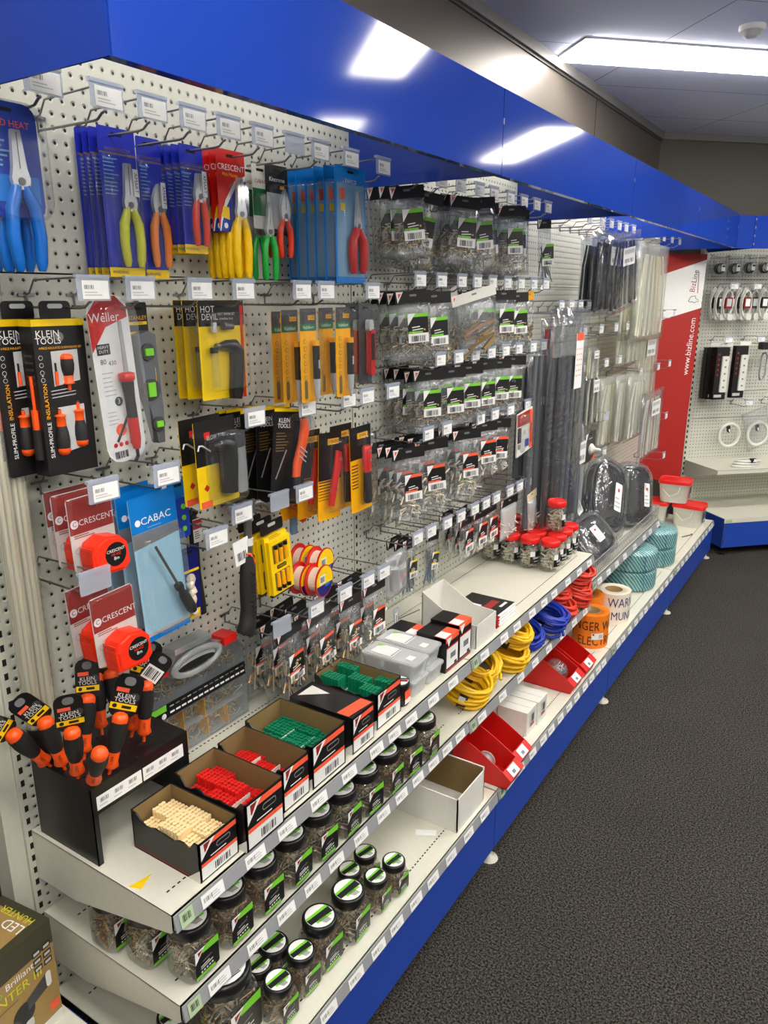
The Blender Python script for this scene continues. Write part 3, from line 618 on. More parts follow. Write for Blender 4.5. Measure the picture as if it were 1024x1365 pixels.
# ---- soldering iron in a clamshell
r = thing('soldering_iron_pack', 'clamshell pack with a red and white card and a long red soldering iron', 'soldering iron')
W_, H_ = .092, .315; m = MB(); m.prism(rrect(W_, H_, .03, cy=.012 - H_ / 2), -.0012, 0, 'white'); m.poly([(-W_ / 2, -.09), (-W_ * .1, -.045), (W_ / 2 - .004, -.03), (W_ / 2 - .004, -.012), (.02, .01), (-.02, .01), (-W_ / 2, -.02)], .0005, 'red')
m.text('Weller', (-.01, -.028, .0009), .024, 'white'); m.quad((-.022, -.085, .0009), .03, .02, 'ink'); m.text('HEAVY', (-.022, -.081, .0012), .008, 'white'); m.text('DUTY', (-.022, -.089, .0012), .008, 'white')
m.text('80', (-.026, -.108, .0008), .014, 'dark_grey'); m.text('430', (-.006, -.112, .0008), .012, 'dark_grey'); m.lines((-.018, -.15, .0008), .03, .05, 6, 'light_grey', thick=.25); m.prism(circ(.009, 16, -.004, -.185), .0005, .0008, 'dark_grey'); m.text('3', (-.004, -.185, .001), .014, 'white')
m.lines((-.018, -.215, .0008), .03, .03, 4, 'light_grey', thick=.25)
for i in range(4): m.prism(circ(.0045, 10, -.026 + i * .013, -.268), .0005, .0008, 'red')
m.tube([(-.02, -.262, .001), (.012, -.215, .001)], .003, 'dark_grey', 6, flat=.2); m.prism(circ(.012, 12, -.008, -.24), .0005, .0009, 'label_orange'); m.barcode((-.014, -.288, .0008), .032, .014, n=13); m.build('card', r)
m = MB(); m.tube([(.012, -.035, .014), (.012, -.13, .014)], [.0035, .0045], 'steel', 10); m.build('iron_tip', r)
m = MB(); m.lathe([(.014, .0), (.016, .003), (.016, .014), (.012, .018)], 'red', 16, (.013, -.148, .014), 'y'); m.lathe([(.012, -.0), (.0105, .03), (.009, .055)], 'black_rubber', 14, (.0135, -.148, .014), 'y')
m = MB(); m.T = Matrix.Translation((.012, -.13, .014))
def lz(prof, mt): m.loft([[Vector((r_ * math.cos(2 * math.pi * i / 14), -y_, r_ * math.sin(2 * math.pi * i / 14))) for i in range(14)] for r_, y_ in prof], mt)
lz([(.006, 0), (.0155, .003), (.0155, .014), (.012, .018)], 'red'); lz([(.012, .018), (.010, .05), (.0105, .09)], 'black_rubber'); lz([(.0107, .088), (.0105, .13), (.007, .15)], 'red'); m.build('iron_handle', r)
m = MB(); m.tube([(.012, -.28, .014), (.012, -.295, .014), (.004, -.305, .014)], .0035, 'black', 8); m.build('cable', r)
blister(r, W_ * .98, H_ * .98, .034, .012 - H_ / 2, r=.03, z=.0)
r.matrix_world = hangm(-1.225, .945, 1.773, 0, math.radians(3.5))
# ---- torpedo level on a black card
yc, w_, zt, h_ = fit(-1.225, (180, 406), (222, 590)); r = thing('spirit_level', 'dark grey torpedo spirit level with green vials on a black and yellow card', 'spirit level')
m = card(.05, .085, 'black_card'); m.text('STANLEY', (0, -.018, .0006), .011, 'amber'); m.quad((0, -.028, .0006), .044, .006, 'yellow'); m.text('FATMAX', (0, -.028, .0009), .006, 'ink'); m.quad((-.008, -.052, .0006), .026, .016, 'yellow'); m.build('card', r)
m = MB(); m.prism([(-.022, -.05), (.004, -.042), (.022, -.05), (.026, -.20), (.022, -.268), (.006, -.268), (-.006, -.2), (-.016, -.17), (-.022, -.1)], 0, .022, 'tyre_grey')
for cy, rr_ in ((-.083, .017), (-.157, .021), (-.228, .015)): m.prism(circ(rr_, 18, -.002 if cy > -.2 else .008, cy), .016, .026, 'dark_grey')
m.build('level_body', r)
for cx_, cy, ww, hh in ((-.002, -.083, .02, .014), (-.004, -.157, .018, .028), (.008, -.228, .016, .012)): m = MB(); m.box((cx_, cy, .027), (ww, hh, .006), 'leaf'); m.build('vial', r)
m = MB(); m.quad((.014, -.14, .0225), .0015, .05, 'amber'); m.build('marking', r)
r.matrix_world = hangm(-1.25, yc - .002, zt - .008, 0, math.radians(1))

# ---- torch kits on yellow cards
yc, w_, zt, h_ = fit(-1.241, (262, 400), (330, 526)); r = thing('torch_kit', 'x', 'gas torch kit')
m = card(w_, h_, 'yellow'); m.quad((0, -.016, .0004), w_ * .99, .055, 'black_card'); m.quad((w_ * .44, -h_ * .48, .0006), w_ * .07, h_ * .96, 'red'); m.text('HOT', (-w_ * .30, -.008, .0008), .02, 'white'); m.text('DEVIL', (-w_ * .26, -.024, .0008), .019, 'white'); m.text('HEAT SHRINK KIT', (.014, -.018, .0008), .0085, 'white', wide=.8)
m.text('& Hot Blow Torch', (.014, -.028, .0008), .0068, 'white', wide=.8); m.build('card', r)
m = MB(); m.T = Matrix.Translation((.012, -.13, .012)); m.tube([(-.035, .045, 0), (-.015, .047, 0), (.008, .044, 0), (.018, .03, 0), (.016, -.01, 0), (.010, -.06, 0), (.008, -.075, 0)], [.006, .010, .015, .017, .0165, .0165, .014], 'black', 12); m.tube([(-.046, .045, 0), (-.032, .045, 0)], .0055, 'dark_steel', 10); m.build('torch', r)
m = MB(); m.tube([(-.038, -.10, .01), (-.036, -.175, .01)], .009, 'clear_blister', 10); m.tube([(-.038, -.088, .01), (-.038, -.10, .01)], .009, 'black', 10); m.build('solder_tube', r)
m = MB(); m.tube([(-.034, -.055, .01), (-.034, -.035, .01)], [.008, .006], 'steel', 12); m.tube([(-.008, -.043, .01), (.022, -.045, .01)], [.009, .007], 'dark_steel', 12); m.build('nozzles', r)
blister(r, w_ * .88, h_ * .8, .032, -h_ * .46, r=.015, cx=-.003)
series(r, [(-1.241, yc, zt - .012, 0, 0), (-1.285, yc - .002, zt - .012, 0, 0), (-1.315, yc, zt - .012, 0, 0)], stklab(3, 'yellow carded heat shrink torch kits with a black gas torch'))
# ---- voltage testers on long yellow cards
yc, w_, zt, h_ = fit(-1.144, (399, 412), (424, 534)); r = thing('voltage_tester', 'x', 'voltage tester')
m = card(w_, h_, 'amber', r=.006); m.quad((0, -.012, .0004), w_ * .98, .05, 'dark_grey'); m.quad((0, -.03, .0006), w_ * .9, .016, 'green'); m.text('FLUKE', (.012, -.008, .0012), .009, 'ink'); m.quad((.012, -.008, .0008), .026, .010, 'amber'); m.text('VoltAlert', (0, -.030, .001), .012, 'white', wide=.9)
for i in range(6): m.prism(circ(.0055, 12, -w_ * .22, -.062 - i * .017), .0004, .0006, 'ink'); m.prism(circ(.0047, 12, -w_ * .22, -.062 - i * .017), .0006, .0008, 'amber')
m.prism(rrect(.012, .045, .005, cx=-w_ * .22, cy=-.175), .0004, .0006, 'tan_print'); m.build('card', r)
m = MB(); m.T = Matrix.Translation((w_ * .2, -.06, .012)); m.tube([(0, -.0, 0), (0, -.012, 0)], .009, 'amber', 12); m.build('tester_clip', r)
m = MB(); m.T = Matrix.Translation((w_ * .2, -.06, .012)); m.tube([(0, -.012, 0), (.001, -.09, 0)], [.0085, .0085], 'black', 12); m.build('tester_body', r)
m = MB(); m.T = Matrix.Translation((w_ * .2, -.06, .012)); m.tube([(.001, -.09, 0), (.001, -.12, 0), (.002, -.145, 0)], [.009, .0075, .003], 'light_grey', 12); m.build('tester_tip', r)
m = MB(); m.box((w_ * .19, -.115, .0215), (.004, .02, .002), 'light_grey'); m.build('switch', r)
blister(r, w_ * .99, h_ * .97, .024, -h_ * .44, r=.008)
P5 = []
for (l, t), (rr_, b_) in (((399, 412), (424, 534)), ((447, 410), (471, 529)), ((424, 411), (444, 526)), ((374, 414), (396, 534)), ((361, 416), (374, 534))):
    X_ = {399: -1.144, 447: -1.13, 424: -1.20, 374: -1.19, 361: -1.235}[l]; q = at(l, t, X=X_); P5.append((X_, q.y + w_ / 2, q.z - .012, 0, 0))
series(r, P5, ['front voltage tester on a long yellow card, third from the left', 'rightmost yellow carded voltage tester', 'yellow carded voltage tester second from the right, set back', 'yellow carded voltage tester second from the left', 'leftmost and rearmost yellow carded voltage tester'])
r = thing('tester_pack', 'x', 'detector pack'); m = card(.06, .21, 'dark_grey'); m.build('card', r)
m = MB(); m.prism(rrect(.02, .12, .008, cx=.008, cy=-.115), .004, .02, 'red'); m.prism(rrect(.013, .07, .004, cx=.006, cy=-.10), .02, .022, 'black'); m.build('detector_body', r); m = MB(); m.prism(rrect(.02, .03, .008, cx=.004, cy=-.045), .004, .018, 'light_grey'); m.build('detector_head', r)
blister(r, .058, .2, .026, -.095, r=.008)
p = at(478, 404, X=-1.16); series(r, [(-1.16, p.y + .03, p.z - .012, 0, 0), (-1.20, p.y + .03, p.z - .012, 0, 0)], ['front red and black detector pack right of the yellow testers', 'rear red and black detector pack right of the yellow testers'])
# ---- blow torches
yc, w_, zt, h_ = fit(-1.149, (256, 563), (318, 664)); r = thing('blow_torch_pack', 'x', 'blow torch'); w_ *= .98
m = card(w_, h_, 'yellow'); m.quad((0, -.035, .0004), w_, .095, 'black_card'); m.text('BLOW TORCH', (.008, -.026, .0008), .013, 'white', wide=.75); m.quad((-w_ * .2, -.02, .0008), .016, .014, 'red'); m.quad((-w_ * .33, -h_ + .02, .0006), .032, .014, 'label_orange')
m.prism([(-w_ * .3 - .008, -.13), (-w_ * .3, -.122), (-w_ * .3 + .008, -.13), (-w_ * .3, -.138)], .0004, .0007, 'red'); m.build('card', r)
m = MB(); m.T = Matrix.Translation((-.002, -.045, .02)); m.tube([(-.028, .004, 0), (0, .008, 0), (.018, 0, 0), (.016, -.03, 0), (.012, -.10, 0)], [.009, .015, .02, .021, .019], 'black', 12); m.build('torch', r)
m = MB(); m.prism(rrect(.028, .125, .006, cx=w_ * .36, cy=-.09), .004, .03, 'smoke_plastic'); m.prism(rrect(.030, .035, .006, cx=w_ * .36, cy=-.036), .003, .031, 'dark_grey'); m.build('gas_holder', r)
m = MB(); m.tube([(-.062, -.045, .012), (-.058, -.035, .012), (-.05, -.036, .012), (-.03, -.05, .014)], .0022, 'steel', 6); m.build('trigger_wire', r)
blister(r, w_ * .7, h_ * .8, .045, -h_ * .5, r=.012, cx=.008)
series(r, [(-1.149, yc, zt - .012, 0, .03), (-1.19, yc - .002, zt - .012, 0, .03)], stklab(2, 'blow torches on yellow and black cards'))
# ---- folding knives on tall black cards
yc, w_, zt, h_ = fit(-1.20, (364, 550), (412, 664)); r = thing('knife_pack', 'x', 'folding knife'); w_ *= 1.0
m = card(w_, h_, 'black_card'); m.quad((0, .008, .0004), w_, .008, 'yellow'); m.text('KLEIN', (-w_ * .2, -.018, .0008), .016, 'white'); m.text('TOOLS', (-w_ * .2, -.031, .0008), .015, 'white'); m.lines((-w_ * .22, -.07, .0008), w_ * .4, .05, 7, 'tan_print', thick=.3)
m.tube([(-w_ * .38, -.16, .001), (-w_ * .1, -.09, .001)], .003, 'mid_grey', 5, flat=.2); m.build('card', r)
m = MB(); m.T = Matrix.Translation((w_ * .20, -.085, .014)) @ Matrix.Rotation(-.12, 4, 'Z') @ Matrix.Scale(1.3, 4); m.tube([(-.002, .06, 0), (.006, .045, 0), (.004, .01, 0), (-.004, -.03, 0), (-.002, -.06, 0)], [.012, .015, .0135, .013, .012], 'orange', 10, flat=.6); m.tube([(.004, .062, .001), (.010, .04, .001)], .0125, 'steel', 10, flat=.6); m.tube([(-.004, -.055, .001), (.0, -.075, .001)], [.013, .01], 'black', 10, flat=.6)
for i in range(3): m.box((0, -.002 - i * .009, .0085), (.024, .002, .0014), 'light_grey', Matrix.Rotation(-.4, 3, 'Z'))
m.build('knife', r); blister(r, w_ * .52, h_ * .92, .034, -h_ * .46, cx=w_ * .2, r=.014)
series(r, [(-1.20, yc + .004, zt - .010, 0, -.13), (-1.245, yc - .012, zt - .006, 0, -.03), (-1.285, yc - .022, zt - .012, 0, 0), (-1.325, yc - .03, zt - .012, 0, 0), (-1.34, yc - .05, zt - .014, 0, 0)], ['front folding knife with an orange handle on a tall black card, hanging askew'] + ['%s tall black knife card behind the orange-handled one' % o_ for o_ in ('first', 'second', 'third', 'fourth')])
# ---- orange tubes and white tube
for i, (u, v, ht, mt_, lb) in enumerate([(402, 640, .115, 'orange', 'left orange tool tube below the black knife cards'), (410, 638, .11, 'orange', 'right orange tool tube below the black knife cards'), (390, 665, .10, 'pale_ice', 'pale blue tool sleeve below the black knife cards')]):
    p = at(u, v, X=-1.27 - .02 * i); o = MB().tube([(0, 0, 0), (0, -.01, 0), (0, -ht + .006, 0), (0, -ht, 0)], [.008, .011, .011, .009], mt_, 12).tube([(0, .012, 0), (0, 0, 0)], .003, 'black', 6).build('tool_tube'); o.matrix_world = hangm(p.x, p.y, p.z); tag(o, lb, 'tool tube')
# ---- red utility knives on yellow striped cards
r = thing('utility_knife_pack', 'x', 'utility knife'); w_, h_ = .10, .235
m = card(w_, h_, 'amber'); m.quad((0, -.05, .0004), w_, .128, 'black_card'); m.quad((.014, -.012, .0007), .05, .016, 'amber'); m.text('STERLING', (.014, -.012, .001), .011, 'ink'); 
for i in range(7): m.quad((-w_ * .12, -.118 - i * .008, .0007), w_ * .72, .0032 - i * .0003, 'ink')
m.build('card', r)
m = MB(); m.T = Matrix.Translation((.006, -.10, .013)) @ Matrix.Rotation(-.10, 4, 'Z'); m.tube([(.004, .065, 0), (.006, .03, 0), (.0, -.03, 0), (-.006, -.085, 0)], [.008, .013, .0135, .011], 'lid_red', 10, flat=.65); m.build('knife_body', r)
m = MB(); m.T = Matrix.Translation((.018, -.07, .016)) @ Matrix.Rotation(-.2, 4, 'Z'); m.tube([(0, .03, 0), (.008, 0, 0), (.002, -.04, 0)], [.006, .010, .007], 'red', 10, flat=.6); m.prism(circ(.004, 10, .002, .012), .004, .007, 'steel'); m.build('knife_lever', r)
m = MB(); m.quad((.028, -.125, .001), .02, .032, 'white'); m.barcode((.028, -.125, .0013), .014, .02); m.build('price_sticker', r)
blister(r, w_ * .7, h_ * .84, .026, -h_ * .44, cx=.008)
p = at(440, 578, X=-1.20); series(r, [(-1.20, p.y, p.z - .01, 0, -.05), (-1.25, p.y - .03, p.z - .006, 0, -.02), (-1.29, p.y - .06, p.z - .01, 0, .02)], stklab(3, 'red utility knives on yellow striped cards, left hook'))
r = thing('utility_knife_pack', 'x', 'utility knife')
m = card(w_, h_, 'amber'); m.quad((0, -.03, .0004), w_, .09, 'black_card'); m.quad((.01, -.012, .0007), .05, .016, 'amber'); m.text('IRWIN', (.01, -.012, .001), .011, 'ink')
for i in range(8): m.quad((-w_ * .30, -.09 - i * .009, .0007), w_ * .3, .003, 'ink')
m.build('card', r)
m = MB(); m.T = Matrix.Translation((.010, -.085, .014)) @ Matrix.Rotation(.0, 4, 'Z'); m.tube([(0, .045, 0), (.0, .04, 0), (0, 0, 0), (0, -.03, 0)], [.014, .019, .018, .014], 'lid_red', 10, flat=.6)
for yy in (.03, .005): m.prism(circ(.004, 10, .002, yy), .010, .0125, 'steel')
m.build('knife_body', r); m = MB(); m.T = Matrix.Translation((.010, -.085, .014)); m.tube([(0, -.028, 0), (0, -.1, 0), (0, -.115, 0)], [.015, .017, .014], 'black_rubber', 10, flat=.7); m.build('knife_grip', r); blister(r, w_ * .6, h_ * .86, .03, -h_ * .44, cx=.01)
p = at(480, 570, X=-1.16); series(r, [(-1.16, p.y, p.z - .01, 0, .03), (-1.21, p.y - .02, p.z - .008, 0, .0)], stklab(2, 'stout red and black knives on yellow cards, right hook'))
# ---- tape measures
yc, w_, zt, h_ = fit(-1.214, (88, 660), (148, 752)); r = thing('tape_measure_pack', 'x', 'tape measure')
W_, H_ = .098, .142; m = card(W_, H_, 'white_card', .006); m.quad((0, -.006, .0004), W_ * .98, .034, 'brand_red'); m.quad((0, -.04, .0004), W_ * .98, .034, 'brand_red'); m.text('CRESCENT', (.012, -.037, .0008), .0165, 'white'); m.prism(circ(.0085, 16, -W_ * .38, -.037), .0006, .0008, 'white'); m.text('C', (-W_ * .38, -.037, .0012), .013, 'brand_red')
m.text('CRESCENT', (.0, -.09, .0006), .018, 'light_grey'); m.lines((-.016, -.062, .0008), .05, .008, 2, 'dark_red'); m.build('card', r)
m = MB(); sq = [(-.036, -.034), (.026, -.040), (.038, -.028), (.036, .012), (.022, .030), (-.006, .036), (-.030, .026), (-.038, .006)]
sq = [(x * 1.08, y * 1.0) for x, y in sq]
m.prism(sq, 0, .036, 'neon_orange', off=(.004, -.10, .004)); m.prism([(x * .9, y * .9) for x, y in sq], .036, .040, 'neon_orange', off=(.004, -.10, .004), top=.94)
for i in range(8): m.box((-.036, -.112 + i * .0045, .022), (.0025, .0018, .034), 'hand_red')
m.build('tape_case', r)
m = MB(); m.prism(circ(.0235, 24, .012, -.102), .044, .0448, 'black'); m.text('CRESCENT', (.012, -.094, .0452), .0085, 'white'); m.text('HI-VIZ', (.012, -.102, .0452), .008, 'neon_orange'); m.text('8m', (.012, -.110, .0452), .010, 'white'); m.build('badge', r)
m = MB(); m.box((.045, -.118, .024), (.004, .012, .02), 'black'); m.build('tape_hook', r)
blister(r, W_ * 1.02, H_ * 1.04, .012, -.058, r=.006, z=-.001, name='clamshell')
X1 = [(-1.214, at(118, 668, X=-1.214).y, 1.413, 0, math.radians(2)), (-1.262, at(118, 668, X=-1.214).y + .002, 1.413, 0, .02), (-1.30, at(118, 668, X=-1.214).y + .012, 1.413, 0, .02)]
X2 = [(-1.165, .845, 1.232, 0, .05), (-1.235, .842, 1.236, .05, .06)]
series(r, X1 + X2, ['front orange tape measure on the upper tape hook', 'middle orange tape measure on the upper tape hook', 'rear orange tape measure on the upper tape hook', 'front orange tape measure on the lower tape hook', 'rear orange tape measure on the lower tape hook'])
# ---- blue packs with a screwdriver
yc, w_, zt, h_ = fit(-1.209, (160, 657), (246, 838)); r = thing('screwdriver_pack', 'x', 'screwdriver pack'); W_, H_ = w_ * .90, .315
m = card(W_, H_, 'ice', .004, t=.002); m.quad((0, -.024, .0004), W_, .075, 'sky'); m.poly([(-W_ / 2, -.062), (W_ / 2, -.062), (W_ / 2, -.085), (-W_ / 2, -.095)], .0004, 'mid_grey'); m.quad((0, -H_ + .018, .0006), W_, .012, 'sky'); m.quad((0, -H_ + .028, .0006), W_, .01, 'light_grey')
m.text('CABAC', (.004, -.04, .0008), .022, 'white', wide=1.1); m.prism(circ(.007, 16, -W_ * .36, -.04), .0006, .0009, 'white'); m.lines((.004, -.055, .0008), .05, .005, 1, 'pale_ice'); m.build('card', r)
m = MB(); m.T = Matrix.Translation((.028, -.20, .016)) @ Matrix.Rotation(.42, 4, 'Z'); m.tube([(0, .0, 0), (0, .115, 0)], .003, 'dark_steel', 8)
m.tube([(0, .004, 0), (0, -.006, 0), (0, -.012, 0), (0, -.03, 0), (0, -.07, 0), (0, -.078, 0)], [.010, .010, .007, .0115, .012, .008], 'black_rubber', 12); m.build('screwdriver', r)
blister(r, W_ * .92, H_ * .70, .03, -.175, r=.02)
y_ = at(205, 660, X=-1.209).y; series(r, [(-1.209, y_ - .006, 1.385, 0, math.radians(3)), (-1.245, y_ - .008, 1.39, 0, .03), (-1.285, y_ - .01, 1.39, 0, .02)], stklab(3, 'blue packs holding a screwdriver with a black handle'))
r = thing('level_pack', 'small blue pocket level pack with green vials, right of the blue screwdriver packs', 'spirit level'); m = card(.055, .13, 'sky'); m.build('card', r)
m = MB(); m.prism(rrect(.034, .09, .006, cy=-.07), .001, .014, 'royal'); m.build('level_body', r)
for yy in (-.045, -.07, -.095): m = MB(); m.prism(circ(.006, 12, 0, yy), .014, .016, 'leaf'); m.build('vial', r)
p = at(240, 640, X=-1.25); r.matrix_world = hangm(-1.25, p.y - .01, p.z - .01)
r = thing('chalk_line_pack', 'dark blue card with a twisted white rope, under the pocket level', 'rope pack'); m = card(.06, .17, 'navy'); m.quad((0, -.045, .0005), .058, .006, 'yellow'); m.quad((0, -.15, .0005), .05, .02, 'yellow'); m.build('card', r)
m = MB(); m.tube([(-.008 + .005 * math.sin(i * 1.4), -.055 - i * .0055, .012) for i in range(17)], [.009 + .002 * math.cos(i * 2.1) for i in range(17)], 'cream_reel', 9); m.build('rope', r)
p = at(255, 728, X=-1.25); r.matrix_world = hangm(-1.25, p.y - .012, p.z - .012)
# ---- hammers
r = thing('hammer', 'claw hammer with a black and orange grip hanging head up on a wire hook', 'hammer')
m = MB(); m.box((0, .0, 0), (.024, .028, .030), 'dark_steel'); m.tube([(-.045, .002, 0), (-.02, .002, 0)], [.015, .012], 'dark_steel', 12); m.tube([(-.05, .002, 0), (-.044, .002, 0)], .016, 'steel', 12)
for s_ in (-1, 1): m.tube([(.01, .004, s_ * .006), (.03, .006, s_ * .009), (.052, -.006, s_ * .011), (.062, -.018, s_ * .012)], [.008, .007, .005, .002], 'dark_steel', 8)
m.build('hammer_head', r)
m = MB(); m.tube([(0, -.01, 0), (-.001, -.06, 0), (-.004, -.125, 0)], [.012, .0115, .012], 'dark_steel', 10, flat=.7); m.build('shank', r)
m = MB(); m.tube([(-.003, -.118, 0), (-.006, -.15, 0), (-.008, -.20, 0), (-.008, -.25, 0), (-.014, -.285, 0), (-.022, -.305, 0), (-.026, -.312, 0)], [.017, .021, .0225, .022, .023, .026, .021], 'black_rubber', 12, flat=.85)
for i in range(20): m.box((-.008 + .008 * (i % 2) - .004, -.155 - i * .006, .0185), (.009, .0016, .002), 'ink', Matrix.Rotation(.6 if i % 2 else -.6, 3, 'Z'))
m.text('CRESCENT', (.001, -.20, .021), .011, 'tan_print', math.pi / 2); m.build('grip', r)
m = MB(); m.tube([(-.016, -.110, .004), (-.006, -.112, .010), (.0, -.124, .0125), (.004, -.136, .0125), (.012, -.14, .008)], .003, 'orange', 8); m.build('grip_collar', r)
m = MB(); m.tube([(0, -.075, 0), (-.001, -.093, 0)], .0135, 'white_card', 12, flat=.75); m.box((-.03, -.10, .006), (.05, .06, .0008), 'paper', Matrix.Rotation(.15, 3, 'Z')); m.barcode((-.03, -.11, .0068), .03, .02, rot=.15); m.build('tag', r)
p = at(328, 690, X=-1.185); r.matrix_world = hangm(-1.185, p.y + .006, p.z + .025, 0, -.02)
r = thing('hammer', 'x', 'hammer'); r['label'] = 'black-handled tool with a red label card, hanging behind the left ticket holder'
m = MB(); m.tube([(-.008, .004, 0), (0, .012, 0), (.014, .002, 0)], .006, 'black', 8); m.tube([(0, .0, 0), (0, -.06, 0), (.0, -.14, 0), (.004, -.22, 0), (.008, -.245, 0)], [.012, .012, .0105, .013, .010], 'black_rubber', 12, flat=.8); m.build('bar', r)
m = MB(); m.box((.002, -.035, .012), (.026, .055, .001), 'white_card'); m.box((.002, -.020, .0128), (.026, .022, .001), 'brand_red'); m.text('CRESCENT', (.002, -.02, .0136), .0055, 'white'); m.lines((.002, -.045, .0128), .02, .02, 4, 'dark_grey'); m.build('label', r)
p = at(256, 690, X=-1.27); r.matrix_world = hangm(-1.27, p.y, p.z + .006, 0, .02)
# ---- yellow precision screwdriver sets
r = thing('precision_screwdriver_set', 'x', 'screwdriver set'); W_, H_ = .082, .155
m = MB(); m.prism(rrect(W_, .03, .006, cy=-.002), -.002, 0, 'black_card'); m.prism(rrect(.028, .008, .004, cy=.004), 0, .0004, 'light_grey'); m.build('hang_card', r)
m = MB(); m.bb(-W_ / 2, W_ / 2, -.02 - H_, -.02, 0, .008, 'yellow'); m.bb(-W_ / 2, W_ / 2, -.02 - H_, -.016 - H_, .008, .018, 'black'); m.bb(-W_ / 2 + .004, W_ / 2, -.035 - H_ * .88, -.03, .008, .018, 'yellow'); m.lines((0, -.026, .0084), .05, .012, 3, 'tan_print')
m.prism(rrect(.034, .01, .003, cx=.002, cy=-.102), .018, .019, 'black'); m.text('STANLEY', (.002, -.102, .0195), .007, 'yellow')
for yy in (-.066, -.138): m.bb(-.026, .03, yy - .024, yy + .024, .0182, .0186, 'tan_print')
m.build('case', r)
for i in range(3):
    for yy, s_ in ((-.066, 1), (-.138, -1)):
        m = MB(); m.tube([(-.016 + i * .018, yy + s_ * .016, .02), (-.016 + i * .018, yy - s_ * .022, .02)], [.0058, .0048], 'amber', 8); m.tube([(-.016 + i * .018, yy + s_ * .024, .02), (-.016 + i * .018, yy + s_ * .014, .02)], .006, 'black', 8); m.build('driver', r)
y_ = at(360, 705, X=-1.191).y; series(r, [(-1.191, y_ + .006, 1.245, 0, math.radians(5)), (-1.222, y_, 1.245, 0, .07), (-1.255, y_ - .002, 1.245, 0, .06)], stklab(3, 'yellow cases of precision screwdrivers'))
# ---- reels of cord
r = thing('cord_reel', 'x', 'reel'); m = MB()
for z in (-.018, .014): m.prism(circ(.044, 28), z, z + .004, 'red')
m.build('flange_pair', r)
m = MB(); m.prism(circ(.032, 24), -.014, .014, 'cream_reel', smooth=False); m.build('cord', r)
tr_ = None
p = at(424, 758, X=-1.16)
def reel_lab(): pass
LM = MB(); LM.prism(circ(.041, 28), .0182, .0186, 'yellow'); LM.poly([(.041 * math.cos(a), .041 * math.sin(a)) for a in [math.pi * (1.05 + i * .08) for i in range(12)]], .0189, 'navy'); LM.quad((-.012, .008, .019), .026, .024, 'white'); LM.barcode((-.012, .008, .0193), .02, .016, n=10); LM.quad((.014, -.012, .0192), .026, .008, 'sky'); LM.build('reel_label', r)
series(r, [(-1.165, p.y + .008, 1.062, .12, 0), (-1.205, p.y - .006, 1.062, .12, 0), (-1.25, p.y + .05, 1.09, .1, 0), (-1.20, p.y + .06, 1.088, .12, 0)], ['front red and white reel of cord with a yellow label', 'red and white reel of cord left of the labelled front reel', 'rearmost red and white reel of cord', 'right reel of cord with a yellow and black label'])

# ============================================================ bags of fixings
def pillow(w, h, d, y0, mt, seed=0, nx=7, ny=9, low=.7, wr=.0025):
    """sealed flat bag from y0 down by h, bulging towards its lower part"""
    rnd = random.Random(seed); m = MB(); vs = {}; V = []; F = []
    for sgn in (1, -1):
        for j in range(ny + 1):
            for i in range(nx + 1):
                u = i / nx; v = j / ny; edge = i in (0, nx) or j in (0, ny)
                b = math.sin(math.pi * u) ** .6 * (math.sin(math.pi * v ** (1 / (1.6 if low > .6 else 1))) ** .7) * d / 2
                if edge and sgn < 0: vs[(sgn, i, j)] = vs[(1, i, j)]; continue
                x = (u - .5) * w * (1 - .05 * math.sin(math.pi * v)) + (0 if edge else rnd.uniform(-wr, wr)); y = y0 - v * h + (rnd.uniform(-wr, wr) if edge and j == ny else 0)
                vs[(sgn, i, j)] = len(V); V.append((x, y, 0 if edge else sgn * b + rnd.uniform(-wr, wr)))
        for j in range(ny):
            for i in range(nx):
                q = [vs[(sgn, i, j)], vs[(sgn, i, j + 1)], vs[(sgn, i + 1, j + 1)], vs[(sgn, i + 1, j)]]
                F.append(q if sgn > 0 else q[::-1])
    m.add(V, F, mt, True); return m
def sticks(m, n, cx, cy, cz, sx, sy, sz, L, r, mts, seed=0, sides=4, vert=0., head=0., hx=1.):
    rnd = random.Random(seed)
    for i in range(n):
        c = Vector((cx + rnd.uniform(-sx, sx), cy + rnd.uniform(-sy, sy), cz + rnd.uniform(-sz, sz)))
        d = Vector((rnd.gauss(0, hx), rnd.gauss(0, 1) + (vert if rnd.random() < .5 else -vert), rnd.gauss(0, .45))).normalized() * L / 2 * rnd.uniform(.7, 1.1)
        mt = rnd.choice(mts); m.tube([c - d, c + d], r, mt, sides)
        if head: m.tube([c + d, c + d * 1.12], head, mt, 6)
    return m
